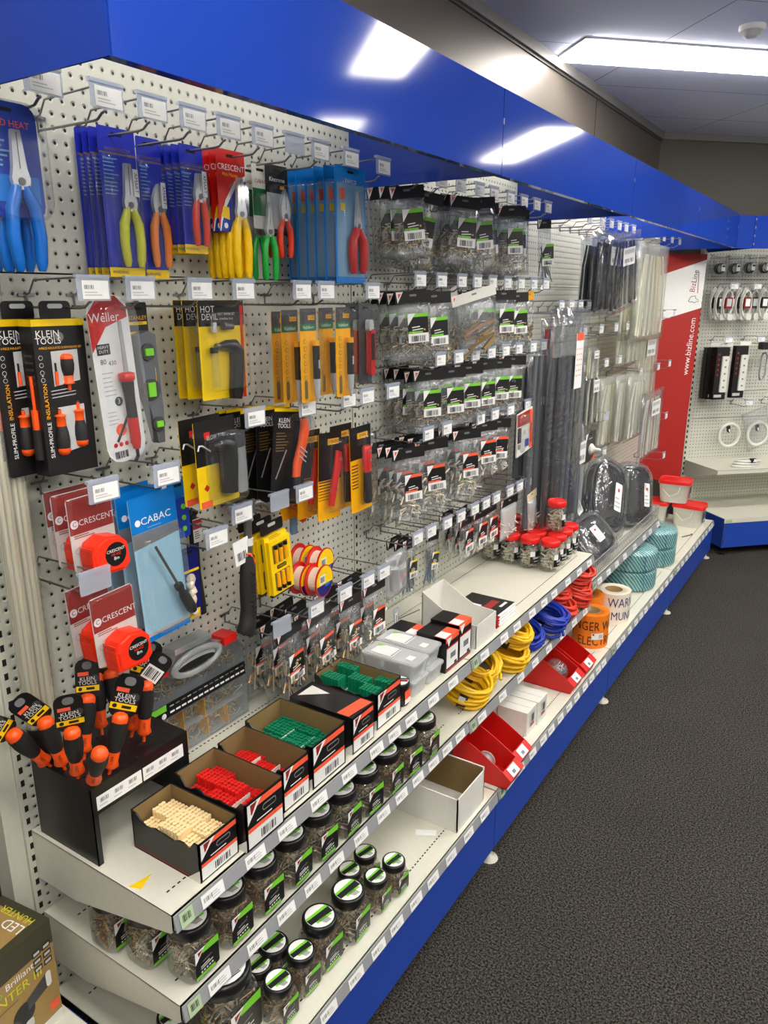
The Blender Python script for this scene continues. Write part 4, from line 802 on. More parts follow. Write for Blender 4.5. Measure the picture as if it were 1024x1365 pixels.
def bag(stripe, content, w=.115, h=.205, seed=0, label=True, header='black_card', lw=.064, lh=.082, film='bag_film', name='screw_bag', cat='bag'):
    r = thing(name, 'x', cat)
    m = MB(); m.prism([(-w / 2, -.022), (w / 2, -.022), (w / 2, .012), (-w / 2, .012)], -.0008, .0008, header); m.poly([(-w / 2 + .002, .011), (-w / 2 + .024, .011), (-w / 2 + .006, -.02)], .0012, 'white'); m.poly([(-w / 2 + .008, .006), (-w / 2 + .018, .006), (-w / 2 + .009, -.008)], .0015, 'label_orange')
    m.prism(rrect(.022, .006, .003), .0008, .0012, 'mid_grey'); m.build('header_card', r)
    m = MB(); sx, cy = w * .38, -.022 - h * .68
    if content == 'screws': sticks(m, 70, 0, cy, 0, sx, h * .22, .008, .028, .0013, ['screw_steel', 'brass', 'dark_steel', 'dark_steel'], seed, head=.0028)
    elif content == 'gold': sticks(m, 70, 0, cy + .01, 0, sx, h * .2, .008, .024, .0014, ['brass', 'screw_steel', 'dark_steel', 'copper'], seed, head=.003)
    elif content == 'plugs': sticks(m, 46, 0, cy + .01, 0, sx, h * .26, .009, .032, .0032, ['plug_grey', 'white_card', 'screw_steel'], seed, 5)
    elif content == 'long': sticks(m, 34, 0, cy + .02, 0, sx * .8, h * .12, .007, .085, .0022, ['screw_steel', 'brass', 'dark_steel'], seed, 5, 1.6, head=.004, hx=.6)
    elif content == 'nails': sticks(m, 30, 0, cy + .02, 0, sx * .8, h * .10, .006, .10, .0018, ['steel', 'pvc_blue', 'tyre_grey'], seed, 5, 3., hx=.2)
    elif content == 'white': sticks(m, 22, 0, cy, 0, sx, h * .2, .006, .05, .0025, ['nylon', 'white_card'], seed, 5, 1.)
    elif content == 'timber':
        rnd = random.Random(seed)
        for i in range(26): m.box((rnd.uniform(-sx, sx) * .6, cy + rnd.uniform(-.05, .045), rnd.uniform(-.008, .01)), (w * .42 * rnd.uniform(.6, 1), .008, .003), rnd.choice(['tan_print', 'kraft', 'dark_steel', 'copper']), Matrix.Rotation(.2 + rnd.uniform(-.3, .3), 3, 'Z'))
    if m.f: o = m.build({'screws': 'screws', 'gold': 'screws', 'plugs': 'wall_plugs', 'long': 'anchors', 'nails': 'long_screws', 'white': 'clips', 'timber': 'packers'}[content], r); o['kind'] = 'stuff'
    pillow(w * .98, h, .024, -.018, film, seed).build('film', r)
    if label:
        m = MB(); z = .0135; cy = -.022 - h * .42; m.prism(rrect(lw, lh, .003, cx=.006, cy=cy), z - .0006, z, 'black_card'); m.quad((.006, cy + lh * .44, z + .0003), lw, lh * .12, stripe); m.quad((.006, cy - lh * .34, z + .0003), lw, lh * .32, 'white'); m.quad((-.002, cy - lh * .14, z + .0004), lw * .7, lh * .07, stripe)
        m.poly([(.006 - lw / 2, cy + lh * .5), (.006 - lw * .12, cy + lh * .5), (.006 - lw / 2, cy + lh * .1)], z + .0005, 'white'); m.barcode((.006, cy - lh * .36, z + .0006), lw * .7, lh * .2, 'dark_grey', n=12); m.lines((.006, cy + lh * .0, z + .0006), lw * .6, lh * .18, 2, 'white', .08, .35); m.build('label', r)
    return r
ROWN = {'2A': 'top row', '2B': 'second row', '2C': 'third row', '2D': 'fourth row', '2E': 'bottom row', 'K': 'near bottom row'}
BT = {}
def get_bag(key, fn):
    if key not in BT: r = fn(); BT[key] = [r, tree(r), False]
    return BT[key]
KINDS = {'gs': (lambda: bag('leaf', 'screws', .125, .19, 1), 'green-labelled bag of screws'), 'gs2': (lambda: bag('leaf', 'gold', .11, .165, 2), 'green-labelled bag of brass screws'),
         'gg': (lambda: bag('leaf', 'gold', .12, .19, 3), 'green-labelled bag of golden fixings'), 'op': (lambda: bag('label_orange', 'plugs', .12, .21, 4), 'orange-labelled bag of grey wall plugs'),
         'op2': (lambda: bag('label_orange', 'plugs', .11, .17, 5), 'orange-labelled small bag of wall plugs'), 'ol': (lambda: bag('label_orange', 'long', .11, .20, 6, lh=.08), 'orange-labelled bag of long metal anchors'),
         'bn': (lambda: bag('yellow', 'nails', .085, .16, 7, lw=.045, lh=.06), 'narrow bag of long bluish screws'), 'wc': (lambda: bag('label_orange', 'white', .105, .13, 8), 'small bag of white clips with an orange label')}
CNT = {}
def place_bags(row, hooki, y, z, kind, n, X=-1.19, dx=.028, yaw=0., tilt=0., dy=0., jit=.06):
    R, T, used = BT[kind] if kind in BT else get_bag(kind, KINDS[kind][0])
    for i in range(n):
        rnd = random.Random(hash((row, hooki, i)) % 9999 if False else sum(map(ord, row)) * 31 + hooki * 7 + i)
        sc_ = 1.0 if row == 'K' else 1.03; yw = (0 if row in 'K 2E' else (-.46 if i == 0 else -.26)) - yaw * .6
        mw = hangm(X - dx * i, y + dy * i + rnd.uniform(-.004, .004), z + rnd.uniform(-.009, .003), yw + rnd.uniform(-jit, jit), tilt + rnd.uniform(-jit, jit) * 1.1) @ Matrix.Scale(sc_, 4)
        lab = '%s, %s on %s hook %s' % (KINDS[kind][1], ('front' if i == 0 else ORD[i]), ROWN[row], ('one', 'two', 'three', 'four', 'five', 'six', 'seven', 'eight')[hooki])
        if not BT[kind][2]: R.matrix_world = mw; R['label'] = lab; BT[kind][2] = True
        else: dup(T, lab, mw)
for a in [
    # row, hook, y, z, kind, n, X, dx, yaw, tilt
    ('2A', 0, 1.99, 2.075, 'gs2', 3, -1.21, .04, .25, .10), ('2A', 1, 2.117, 2.075, 'gs', 3, -1.22, .04, .1, -.12), ('2A', 2, 2.239, 2.07, 'gs2', 3, -1.15, .035, .2, -.03), ('2A', 3, 2.372, 2.075, 'gs', 4, -1.17, .04, .1, .06),
    ('2A', 4, 2.48, 2.07, 'gg', 4, -1.20, .035, .1, .16), ('2A', 5, 2.615, 2.07, 'gs', 4, -1.16, .04, .1, .02), ('2A', 6, 2.734, 2.07, 'gg', 3, -1.2, .04, .35, .05),
    ('2B', 0, 1.999, 1.79, 'gs2', 4, -1.19, .035, .25, .10), ('2B', 1, 2.128, 1.79, 'gs', 3, -1.19, .04, .0, .04), ('2B', 4, 2.493, 1.79, 'gs2', 3, -1.20, .035, .2, .0), ('2B', 5, 2.619, 1.79, 'gs2', 3, -1.18, .035, 0, 0), ('2B', 6, 2.741, 1.785, 'gs2', 2, -1.18, .035, 0, 0.02),
    ('2C', 0, 2.13, 1.55, 'gs2', 4, -1.21, .04, .05, .05), ('2C', 1, 2.253, 1.55, 'gs2', 3, -1.19, .04, .15, .02), ('2C', 2, 2.376, 1.555, 'gs2', 3, -1.19, .035, .3, .02), ('2C', 3, 2.504, 1.555, 'gg', 3, -1.19, .035, .0, .0), ('2C', 4, 2.627, 1.55, 'gs2', 3, -1.19, .035, .0, .06), ('2C', 5, 2.748, 1.55, 'gg', 3, -1.19, .04, .2, .02),
    ('2D', 0, 2.0, 1.325, 'op', 4, -1.20, .035, .0, .05), ('2D', 1, 2.12, 1.33, 'op', 4, -1.19, .035, .1, .05), ('2D', 2, 2.36, 1.33, 'op', 4, -1.18, .035, .1, .06), ('2D', 3, 2.50, 1.33, 'op2', 3, -1.18, .035, .1, .02), ('2D', 4, 2.62, 1.33, 'op2', 3, -1.18, .04, .2, .0),
    ('2E', 1, 2.07, .995, 'bn', 3, -1.24, .03, .1, .05), ('2E', 2, 2.2, .995, 'bn', 1, -1.22, .03, .0, -.05), ('2E', 4, 2.41, 1.0, 'wc', 3, -1.2, .04, .0, .03), ('2E', 5, 2.504, 1.0, 'wc', 3, -1.19, .04, .0, .03), ('2E', 6, 2.596, 1.0, 'wc', 2, -1.19, .04, .0, .03),
    ('K', 0, 1.396, .948, 'ol', 3, -1.20, .055, .0, .05), ('K', 1, 1.50, .955, 'ol', 4, -1.18, .045, .0, .09), ('K', 2, 1.63, .955, 'ol', 3, -1.17, .045, .0, .05), ('K', 3, 1.75, .955, 'op', 3, -1.17, .045, .05, .05)]: place_bags(*a)
# odd ones among them
r = bag('leaf', 'timber', .20, .17, 31, label=False, header='white_card', name='packer_bag', film='bag_film'); r.matrix_world = hangm(-1.15, 2.32, 1.79, -.35, .22); r['label'] = 'large clear bag of brown flat packers with a white header, hanging askew'
r = bag('leaf', 'screws', .14, .2, 32, label=False, header='white_card', name='packer_bag'); r.matrix_world = hangm(-1.21, 2.26, 1.79, .1, .25); r['label'] = 'clear bag with a white header behind the bag of brown packers'
r = bag('leaf', 'gold', .085, .20, 33, label=False, header='amber', name='screw_bag'); r.matrix_world = hangm(-1.18, 2.86, 1.79, 0, .05); r['label'] = 'narrow bag of brass fixings with a yellow and cream header'
r = bag('leaf', 'nails', .075, .235, 34, label=True, name='screw_bag'); r.matrix_world = hangm(-1.19, 3.0, 2.06, -.4, .08); r['label'] = 'narrow bag of bluish screws ending the top row of bagged fixings'
r = thing('printed_bag', 'red and white printed bag with a pink side band and black lettering', 'bag'); m = MB(); m.prism([(-.075, -.17), (.075, -.155), (.07, .012), (-.075, .0)], -.003, .003, 'white_card'); m.poly([(-.075, -.05), (.045, -.05), (.045, .005), (-.075, -.002)], .0034, 'sign_red'); m.quad((.059, -.075, .0036), .03, .155, 'label_orange'); m.quad((-.005, -.08, .0038), .06, .045, 'white'); m.lines((-.005, -.08, .0042), .03, .02, 3, 'mid_grey')
m.quad((-.055, -.085, .004), .035, .06, 'ink'); m.quad((-.055, -.13, .004), .035, .03, 'white'); m.barcode((-.055, -.13, .0044), .028, .02); m.quad((.02, -.125, .0036), .04, .03, 'royal'); m.text('Buildex', (.059, -.09, .004), .026, 'ink', math.pi / 2); m.build('printed_film', r); pillow(.15, .17, .02, 0, 'bag_film', 5).build('film', r)
r.matrix_world = hangm(-1.15, 2.80, 1.345, 0, .04)
r = thing('hole_saw_pack', 'clear pack with a black and red printed card at the second bay bottom left', 'bag'); m = MB(); m.prism(rrect(.06, .12, .008, cx=.03, cy=-.065), -.001, 0, 'black_card'); m.poly([(.0, -.01), (.03, -.005), (.0, -.04)], .0004, 'white'); m.quad((.036, -.05, .0004), .04, .02, 'white'); m.text('1.2', (.036, -.05, .0008), .014, 'ink'); m.quad((.036, -.082, .0004), .04, .014, 'red'); m.quad((.02, -.11, .0004), .024, .02, 'white'); m.build('card', r)
m = MB(); m.tube([(-.03, -.03, .01), (-.03, -.10, .01)], .018, 'steel', 14); m.tube([(-.03, -.03, .01), (.0, -.10, .01)], .003, 'steel', 6); m.build('saw_cup', r); pillow(.13, .145, .03, .01, 'smoke_plastic', 9).build('film', r); p = at(528, 738, X=-1.17); r.matrix_world = hangm(-1.17, p.y, p.z - .005, 0, .05)
r = bag('amber', 'white', .17, .14, 36, label=False, header='black_card', film='tub_plastic', name='clip_bag'); r.matrix_world = hangm(-1.19, 2.78, .985, 0, .0); r['label'] = 'wide frosted bag hanging above the red-lidded jars'
r = bag('amber', 'white', .10, .15, 37, label=False, header='nylon_yellow', film='tub_plastic', name='clip_bag'); r.matrix_world = hangm(-1.15, 2.92, .985, 0, .12); r['label'] = 'frosted bag with a cream header, rightmost above the red-lidded jars'
# ============================================================ goods standing on the shelves (local frame: +x out of the shelf, +y along it, z up)
def sface(x=0): return Matrix.Translation((x, 0, 0)) @ FACE           # draw on a face that looks along +x
def plug_box(y0, y1, xf, h, plug, lab, depth=.19, open_=True, red_base=True, fill=.8, seed=0, blocks=None):
    w = y1 - y0; r = thing('plug_box', lab, 'box of wall plugs', ((xf - depth / 2), (y0 + y1) / 2, ZS1)); t = .003; rnd = random.Random(seed)
    fx = depth / 2; hy = w / 2
    m = MB(); m.bb(-fx, fx, -hy, hy, 0, t, 'black_card')
    m.bb(-fx, -fx + t, -hy, hy, t, h + .004, 'black_card'); m.bb(-fx + t, -fx + t + .001, -hy + t, hy - t, t, h + .003, 'kraft_inside')
    m.bb(-fx, fx, hy - t, hy, t, h + .004, 'black_card'); m.bb(-fx + t, fx - t, hy - t - .001, hy - t, t, h + .003, 'kraft_inside')
    # torn near side wall: jagged top
    n = 14; top = []
    for i in range(n + 1):
        u = i / n; top.append((-fx + depth * u, h - (.0 if u < .12 or u > .92 else .016 + rnd.uniform(-.005, .005)) if open_ else h))
    pts = [(-fx, 0)] + [(fx, 0)] + top[::-1]
    m.add([(x, -hy, z) for x, z in pts] + [(x, -hy + t, z) for x, z in pts], [tuple(range(len(pts)))] + [tuple(range(2 * len(pts) - 1, len(pts) - 1, -1))] + [(i, i + len(pts), (i + 1) % len(pts) + len(pts), (i + 1) % len(pts)) for i in range(len(pts))], 'black_card')
    m.add([(x, -hy + t + .0004, z) for x, z in pts], [tuple(range(len(pts) - 1, -1, -1))], 'kraft_inside')
    m.bb(fx - t, fx, -hy, hy, t, h, 'black_card'); m.bb(fx - t - .001, fx - t, -hy + t, hy - t, t, h - .001, 'kraft_inside')
    if red_base: m.bb(-fx, fx, -hy - .0005, -hy, .004, .007, 'dark_red'); m.add([(fx - .035, -hy - .0007, 0), (fx, -hy - .0007, 0), (fx, -hy - .0007, .03)], [(0, 1, 2)], 'white_card')
    if not open_: m.bb(-fx, fx, -hy, hy, h, h + .003, 'black_card')
    m.build('carton', r)
    p = MB(); p.T = Matrix.Translation((fx + .0006, 0, 0)) @ FACE; q = w * .92; p.quad((0, h * .5, 0), q, h * .94, 'black_card'); p.quad((0, h * .22, .0003), q, h * .34, 'white'); p.quad((-q * .0, h * .42, .0005), q, h * .09, 'label_orange')
    p.quad((q * .1, h * .9, .0004), q * .8, h * .13, 'label_orange'); p.poly([(-q / 2, h * .97), (-q * .1, h * .97), (-q / 2, h * .55)], .0006, 'white'); p.poly([(-q * .42, h * .95), (-q * .22, h * .95), (-q * .40, h * .72)], .0008, 'brand_red')
    p.prism(rrect(q * .4, h * .14, h * .06, cx=q * .12, cy=h * .7), .0004, .0007, 'mid_grey'); p.prism(rrect(q * .36, h * .09, h * .04, cx=q * .12, cy=h * .7), .0007, .0009, 'black_card'); p.lines((q * .05, h * .53, .0006), q * .6, h * .06, 1, 'white'); p.barcode((q * .08, h * .2, .0006), q * .45, h * .18, 'dark_grey'); p.text('BizLine', (-q * .33, h * .86, .001), h * .09, 'brand_red', 1.1)
    p.build('front_label', r)
    if open_:
        m = MB(); nx, ny = 17, 11; X0, X1, Y0_, Y1_ = -fx + .012, fx - .012, -hy + .008, hy - .008
        for i in range(nx):
            for j in range(ny):
                bi, bj = i // 6, j // 4; k = blocks[bi % 3][bj % 3] if blocks else .8
                if k <= 0: continue
                x = X0 + (X1 - X0) * (i + .5) / nx; y = Y0_ + (Y1_ - Y0_) * (j + .5) / ny; hh = h * k + rnd.uniform(-.001, .001)
                m.prism(circ((X1 - X0) / nx * .47, 6, x, y), t + .001, hh, plug, top=1)
        if blocks:
            for bi in range(2): m.bb(X0 + (X1 - X0) * (bi + 1) * 6 / 17 - .002, X0 + (X1 - X0) * (bi + 1) * 6 / 17, Y0_, Y1_ * .5, h * .3, h * .62, 'white_card')
        o = m.build('wall_plugs', r); o['kind'] = 'stuff'
    return r
plug_box(.818, .922, -.948, .086, 'plug_cream', 'open black box of cream wall plugs, nearest on the top shelf', seed=1, blocks=[[.62, .8, .7], [.9, .85, .8], [.75, .82, .7]])
plug_box(.928, 1.042, -.930, .110, 'plug_red', 'open black box of bright red wall plugs behind the cream ones', seed=2, depth=.198, blocks=[[.6, .78, .7], [.72, .8, .55], [.5, .55, .6]])
plug_box(1.062, 1.152, -.948, .104, 'plug_red', 'open brown-lined box of red wall plugs between the bright red and green boxes', seed=3, blocks=[[.45, .6, .5], [.55, .55, .4], [.5, .45, .4]])
plug_box(1.160, 1.288, -.945, .110, 'plug_green', 'open black box filled level with green wall plugs', seed=4, depth=.2, blocks=[[.62, .66, .66], [.64, .62, .66], [.62, .64, .6]])
r = plug_box(1.322, 1.416, -.948, .098, 'plug_green', 'closed black box with a white triangle on its lid, between green plug boxes', seed=5, depth=.195, open_=False)
m = MB(); m.add([(-.085, -.03, .1015), (-.02, .02, .1015), (-.085, .03, .1015)], [(0, 1, 2)], 'white_card'); m.build('lid_print', r); m = MB(); m.add([(.085, -.045, .1015), (.095, .045, .1015), (.06, .045, .1015), (.05, -.045, .1015)], [(0, 1, 2, 3)], 'label_orange'); m.build('lid_stripe', r)
plug_box(1.445, 1.562, -.958, .103, 'plug_green', 'open black box with loose green plug blocks standing proud', seed=6, depth=.2, blocks=[[1.0, .55, .98], [.6, .95, .6], [.98, .5, .9]])
# ---- small round tubs
r = thing('plug_tub', 'x', 'tub'); m = MB(); m.lathe([(.026, 0), (.028, .004), (.028, .055)], 'black', 20); m.build('tub', r); m = MB(); m.lathe([(.029, .053), (.030, .056), (.030, .066), (.028, .068)], 'black', 20); m.prism(circ(.026, 20), .068, .0686, 'white'); m.box((0, -.002, .069), (.05, .01, .0005), 'brand_red', Matrix.Rotation(.5, 3, 'Z')); m.box((.0, .010, .069), (.045, .006, .0005), 'ink', Matrix.Rotation(.5, 3, 'Z')); m.build('lid', r)
m = MB(); m.T = sface(.0285); m.quad((0, .028, 0), .03, .04, 'label_orange'); m.quad((0, .016, .0003), .03, .014, 'white'); m.build('label', r)
tr_ = tree(r); r.location = (-.985, 1.597, ZS1); r['label'] = 'small black tub with a white lid, front one beside the green plug box'
dup(tr_, 'small black tub with a white lid, rear one beside the green plug box', Matrix.Translation((-1.07, 1.60, ZS1)))
# ---- clear plastic containers of clips
r = thing('clip_container', 'x', 'plastic container'); m = MB(); m.loft([[Vector((x, y, z)) for x, y in rrect(.175 * k, .082 * k, .012)] for k, z in ((.92, .001), (1, .044))], 'tub_plastic', (True, False)); m.build('container', r)
m = MB(); m.prism(rrect(.182, .088, .012), .044, .050, 'tub_plastic'); m.prism(rrect(.17, .076, .010), .050, .0515, 'tub_plastic'); m.build('lid', r)
m = MB(); sticks(m, 90, 0, 0, .024, .07, .028, .016, .03, .0035, ['plug_grey', 'light_grey'], 9, 5); o = m.build('clips', r); o['kind'] = 'stuff'
m = MB(); m.prism(rrect(.075, .055, .002, cx=-.03), .0517, .0521, 'white'); m.add([(-.068, .01, .0524), (-.068, .027, .0524), (-.045, .027, .0524)], [(0, 1, 2)], 'leaf')
for i in range(6): m.add([(.0, -.025 + i * .009, .0524), (.006, -.021 + i * .009, .0524), (.0, -.017 + i * .009, .0524)], [(0, 1, 2)], 'ink')
m.prism(rrect(.022, .026, .001, cx=.055, cy=-.005), .0517, .0521, 'white'); m.build('label', r)
tr_ = tree(r); r.location = (-1.045, 1.672, ZS1 + .0525); r['label'] = 'clear container of grey clips, upper one beside the black tubs'
for lab, x, y, z in (('clear container of grey clips, lower one beside the black tubs', -1.045, 1.672, 0), ('clear container of grey clips, upper one beside the upright black boxes', -1.055, 1.764, .0525), ('clear container of grey clips, lower one beside the upright black boxes', -1.045, 1.762, 0)): dup(tr_, lab, Matrix.Translation((x, y, ZS1 + z)))
# ---- upright black staple boxes
def staple_box(x, y, lab, w=.082, d=.10, h=.112, z=ZS1):
    r = thing('staple_box', lab, 'box', (x, y, z)); m = MB(); m.bb(-d / 2, d / 2, -w / 2, w / 2, 0, h, 'black_card'); m.bb(-d / 2, d / 2 + .0004, -w / 2, w / 2, h - .016, h + .0006, 'label_orange'); m.bb(-d * .5, d * .1, -w / 2 - .0002, w / 2 + .0002, h - .017, h + .001, 'black_card')
    m.bb(d * .12, d / 2 - .004, -w * .48, w * .0, h + .001, h + .0015, 'white'); m.build('carton', r)
    p = MB(); p.T = sface(d / 2 + .0008); p.quad((0, h * .40, 0), w * .86, h * .56, 'white'); p.quad((w * .05, h * .42, .0003), w * .4, h * .16, 'mid_grey'); p.quad((0, h * .05, .0003), w * .9, .004, 'red'); p.quad((0, h * .7, .0002), w * .9, .005, 'red'); p.poly([(-w * .45, h * .98), (-w * .05, h * .98), (-w * .3, h * .74)], .0004, 'white'); p.quad((w * .25, h * .16, .0005), w * .2, h * .08, 'ink'); p.build('front_label', r)
staple_box(-1.006, 1.853, 'upright black and red box beside the clear containers, front row'); staple_box(-1.006, 1.938, 'upright black and red box beside the white display tray', h=.122)
staple_box(-1.112, 1.853, 'lower black and red box behind the upright ones', h=.095)
# ---- white display tray
r = thing('display_tray', 'white cardboard display tray with a raised back and a torn side', 'display tray', (-1.05, 2.078, ZS1)); m = MB(); t = .003
m.bb(-.10, .10, -.072, .072, 0, t, 'white_card'); m.bb(.097, .10, -.072, .072, t, .082, 'white_card'); m.bb(-.10, -.097, -.072, .072, t, .155, 'white_card')
for y in (-.072, .069): m.add([(-.1, y, t), (.1, y, t), (.1, y, .082), (.02, y, .088), (-.04, y, .12), (-.1, y, .155), (-.1, y + t, t), (.1, y + t, t), (.1, y + t, .082), (.02, y + t, .088), (-.04, y + t, .12), (-.1, y + t, .155)], [(0, 1, 2, 3, 4, 5), (11, 10, 9, 8, 7, 6), (5, 4, 10, 11), (4, 3, 9, 10), (3, 2, 8, 9)], 'white_card')
m.build('tray', r)
for i in range(13):
    o = MB().bb(-.085, .085, -.07, .07, 0, .0034, 'paper').bb(-.086, .0855, -.0725, -.068, 0, .0034, 'red').build('booklet'); tag(o, 'red-spined booklet in the stack by the white display tray' if i < 12 else 'top booklet with a black cover beside the white display tray', 'booklet', 'booklets by the display tray' if i < 12 else None)
    o.matrix_world = Matrix.Translation((-1.045 + (i % 3) * .002, 2.262 + (i % 2) * .002, ZS1 + i * .0037)) @ Matrix.Rotation((i % 4 - 1.5) * .01, 4, 'Z')
    if i == 12: m = MB(); m.bb(-.084, .084, -.069, .069, .0036, .0042, 'black_card'); m.bb(-.08, .0, -.06, -.02, .0044, .0048, 'white'); m.bb(.01, .04, -.05, .04, .0044, .0048, 'brand_red'); m.bb(.055, .065, .0, .05, .0044, .0048, 'white'); m.build('cover', o)
# ---- loose bits on the top shelf
o = MB().prism([(-.012, -.022), (.012, -.014), (-.002, .024)], 0, .0008, 'yellow').build('paper_scrap', loc=at(190, 1176, Z=ZS1)); tag(o, 'tiny yellow triangle of paper lying at the shelf end', 'paper scrap')
r = thing('fallen_ticket_holder', 'clear ticket holder standing by itself on the shelf near the wall', 'ticket holder', at(528, 838, Z=ZS1)); m = MB(); m.bb(-.0015, .0015, -.014, .014, 0, .075, 'ticket_plastic'); m.build('holder', r); m = MB(); m.bb(.0016, .002, -.008, .008, .012, .06, 'paper'); m.bb(.0021, .0024, -.003, .003, .02, .05, 'mid_grey'); m.build('ticket', r)
m = MB(); m.tube([(0, .01, .03), (-.0, .16, .012)], .0018, 'dark_steel', 5); m.build('wire_arm', r)
o = MB().prism(rrect(.03, .075, .004), 0, .001, 'ticket_plastic').build('ticket_holder', loc=at(572, 792, Z=ZS1)); tag(o, 'empty ticket holder lying flat on the shelf against the back panel', 'ticket holder')
# ---- red-lidded jars
r = thing('plug_jar', 'x', 'jar'); m = MB(); m.lathe([(.024, 0), (.031, .003), (.033, .012), (.033, .078), (.030, .084), (.026, .088)], 'jar_plastic', 20, caps=(True, False)); m.build('jar', r)
m = MB(); m.lathe([(.031, .086), (.032, .088), (.032, .102), (.029, .106), (.0285, .104), (.027, .1035)], 'lid_red', 22); m.build('lid', r)
m = MB(); sticks(m, 90, 0, 0, .036, .019, .019, .03, .022, .0028, ['plug_grey', 'screw_steel', 'nylon'], 12, 5); o = m.build('fixings', r); o['kind'] = 'stuff'
m = MB()
def wrap(m, rad, a0, a1, z0, z1, mt, n=8): m.add([(rad * math.cos(a0 + (a1 - a0) * i / n), rad * math.sin(a0 + (a1 - a0) * i / n), z) for i in range(n + 1) for z in (z0, z1)], [(2 * i, 2 * i + 2, 2 * i + 3, 2 * i + 1) for i in range(n)], mt, True)
wrap(m, .0336, -.9, .7, .02, .062, 'black_card'); wrap(m, .034, -.9, -.4, .044, .062, 'white'); wrap(m, .034, -.6, .5, .036, .042, 'light_grey'); wrap(m, .034, -.5, .5, .026, .029, 'light_grey'); m.build('label', r)
tr_ = tree(r)
RJ = [(x, y, a, b) for y, b, n_ in ((2.83, 'nearest', 0), (2.915, 'second nearest', 0), (3.0, 'third nearest', 0), (3.085, 'farthest', 0)) for x, a in zip((-1.285, -1.20, -1.112, -1.025), ('closest to the wall', 'second from the wall', 'third from the wall', 'at the shelf edge'))]
for i, (x, y, a_, b_) in enumerate(RJ):
    lab = 'red-lidded jar of fixings, %s row of the cluster, %s' % (b_, a_); mw = Matrix.Translation((x - .004 * (i // 4), y + .004 * (i % 2), ZS1)) @ Matrix.Rotation(.2 * math.sin(i * 2.3), 4, 'Z') @ Matrix.Scale(1.24, 4)
    if i == 0: r.matrix_world = mw; r['label'] = lab
    else: dup(tr_, lab, mw)
dup(tr_, 'red-lidded jar of fixings standing on top of the others', Matrix.Translation((-1.055, 2.965, ZS1 + .132)) @ Matrix.Rotation(.3, 4, 'Z') @ Matrix.Scale(1.24, 4))

# ============================================================ screw jars
def sq(rad, k, n=24):
    """superellipse ring, k=2 circle, larger is squarer"""
    out = []
    for i in range(n):
        a = 2 * math.pi * i / n; c, s_ = math.cos(a), math.sin(a); out.append((rad * math.copysign(abs(c) ** (2 / k), c), rad * math.copysign(abs(s_) ** (2 / k), s_)))
    return out
def screw_jar(seed, mts, L=.03, n=170):
    r = thing('screw_jar', 'x', 'jar of screws'); w = .041
    m = MB(); m.loft([[Vector((x, y, z)) for x, y in sq(w * k, e)] for k, z, e in ((.86, 0, 4), (.98, .004, 4), (1, .012, 4.5), (1, .074, 4.5), (.97, .084, 3.5), (.86, .095, 2.4), (.84, .10, 2))], 'jar_plastic', (True, False)); m.build('jar', r)
    m = MB(); m.lathe([(.039, .096), (.0405, .098), (.0405, .118), (.038, .1225), (.036, .1215)], 'black', 26); m.build('lid', r)
    m = MB(); m.prism(circ(.0335, 24), .1216, .1222, 'white'); m.add([(x, y, .1225) for x, y in ((-.012, -.031), (.003, -.033), (.016, .029), (-.002, .033))], [(0, 1, 2, 3)], 'ink'); m.add([(x, y, .1226) for x, y in ((-.018, -.028), (-.012, -.031), (-.002, .033), (-.010, .032))], [(0, 1, 2, 3)], 'leaf')
    m.add([(x, y, .1227) for x, y in ((.006, -.02), (.012, -.02), (.02, .02), (.014, .022))], [(0, 1, 2, 3)], 'leaf')
    for i in range(7): m.add([(.006 + i * .003, -.014 + .001 * i, .1228), (.0075 + i * .003, -.014 + .001 * i, .1228), (.0105 + i * .003, .008, .1228), (.009 + i * .003, .008, .1228)], [(0, 1, 2, 3)], 'dark_grey')
    m.build('lid_label', r)
    m = MB(); sticks(m, n, 0, 0, .038, .028, .028, .032, L, .0013, mts, seed, 4, head=.0027); o = m.build('screws', r); o['kind'] = 'stuff'
    m = MB(); m.T = sface(w + .0012); m.prism(rrect(.062, .066, .004, cy=.046), -.0006, 0, 'black_card'); m.poly([(-.012, .079), (.031, .079), (.031, .062), (-.012, .066)], .0003, 'leaf'); m.poly([(-.031, .079), (-.004, .079), (-.031, .05)], .0005, 'white'); m.poly([(-.024, .075), (-.01, .075), (-.022, .064)], .0007, 'brand_red'); m.quad((-.006, .0165, .0004), .05, .007, 'leaf')
    m.lines((.004, .048, .0006), .034, .006, 1, 'mid_grey', .1); m.lines((.0, .036, .0006), .036, .010, 2, 'white', .1, .4)
    for i in range(5): m.quad((-.016 + i * .007, .024 + i * .0006, .0006), .004, .0035, 'white')
    m.build('label', r); return r
J1 = screw_jar(41, ['screw_steel', 'brass', 'dark_steel']); J2 = screw_jar(42, ['brass', 'copper', 'screw_steel', 'dark_steel'], .036); J3 = screw_jar(43, ['copper', 'dark_steel', 'brass'], .026)
JT = [tree(J1), tree(J2), tree(J3)]; JUSED = [False] * 3
def place_jar(k, x, y, z, sc, lab, rot=0):
    mw = Matrix.Translation((x, y, z)) @ Matrix.Rotation(rot, 4, 'Z') @ Matrix.Scale(sc, 4)
    if not JUSED[k]: JUSED[k] = True; o = JT[k][0]; o.matrix_world = mw; o['label'] = lab
    else: dup(JT[k], lab, mw)
for i in range(10): place_jar((1, 1, 1, 0, 0, 0, 0, 1, 2, 0)[i] if i else 0, -.982 + .0015 * i, .812 + .0985 * i, ZS2, 1, 'black-lidded screw jar, %s from the near end of the middle shelf front row' % ORD[i], .06 * math.sin(i * 3))
place_jar(0, -1.078, .790, ZS2, 1, 'black-lidded screw jar in the middle of the middle shelf near end'); place_jar(2, -1.172, .775, ZS2, .98, 'black-lidded screw jar farthest back at the near end of the middle shelf')
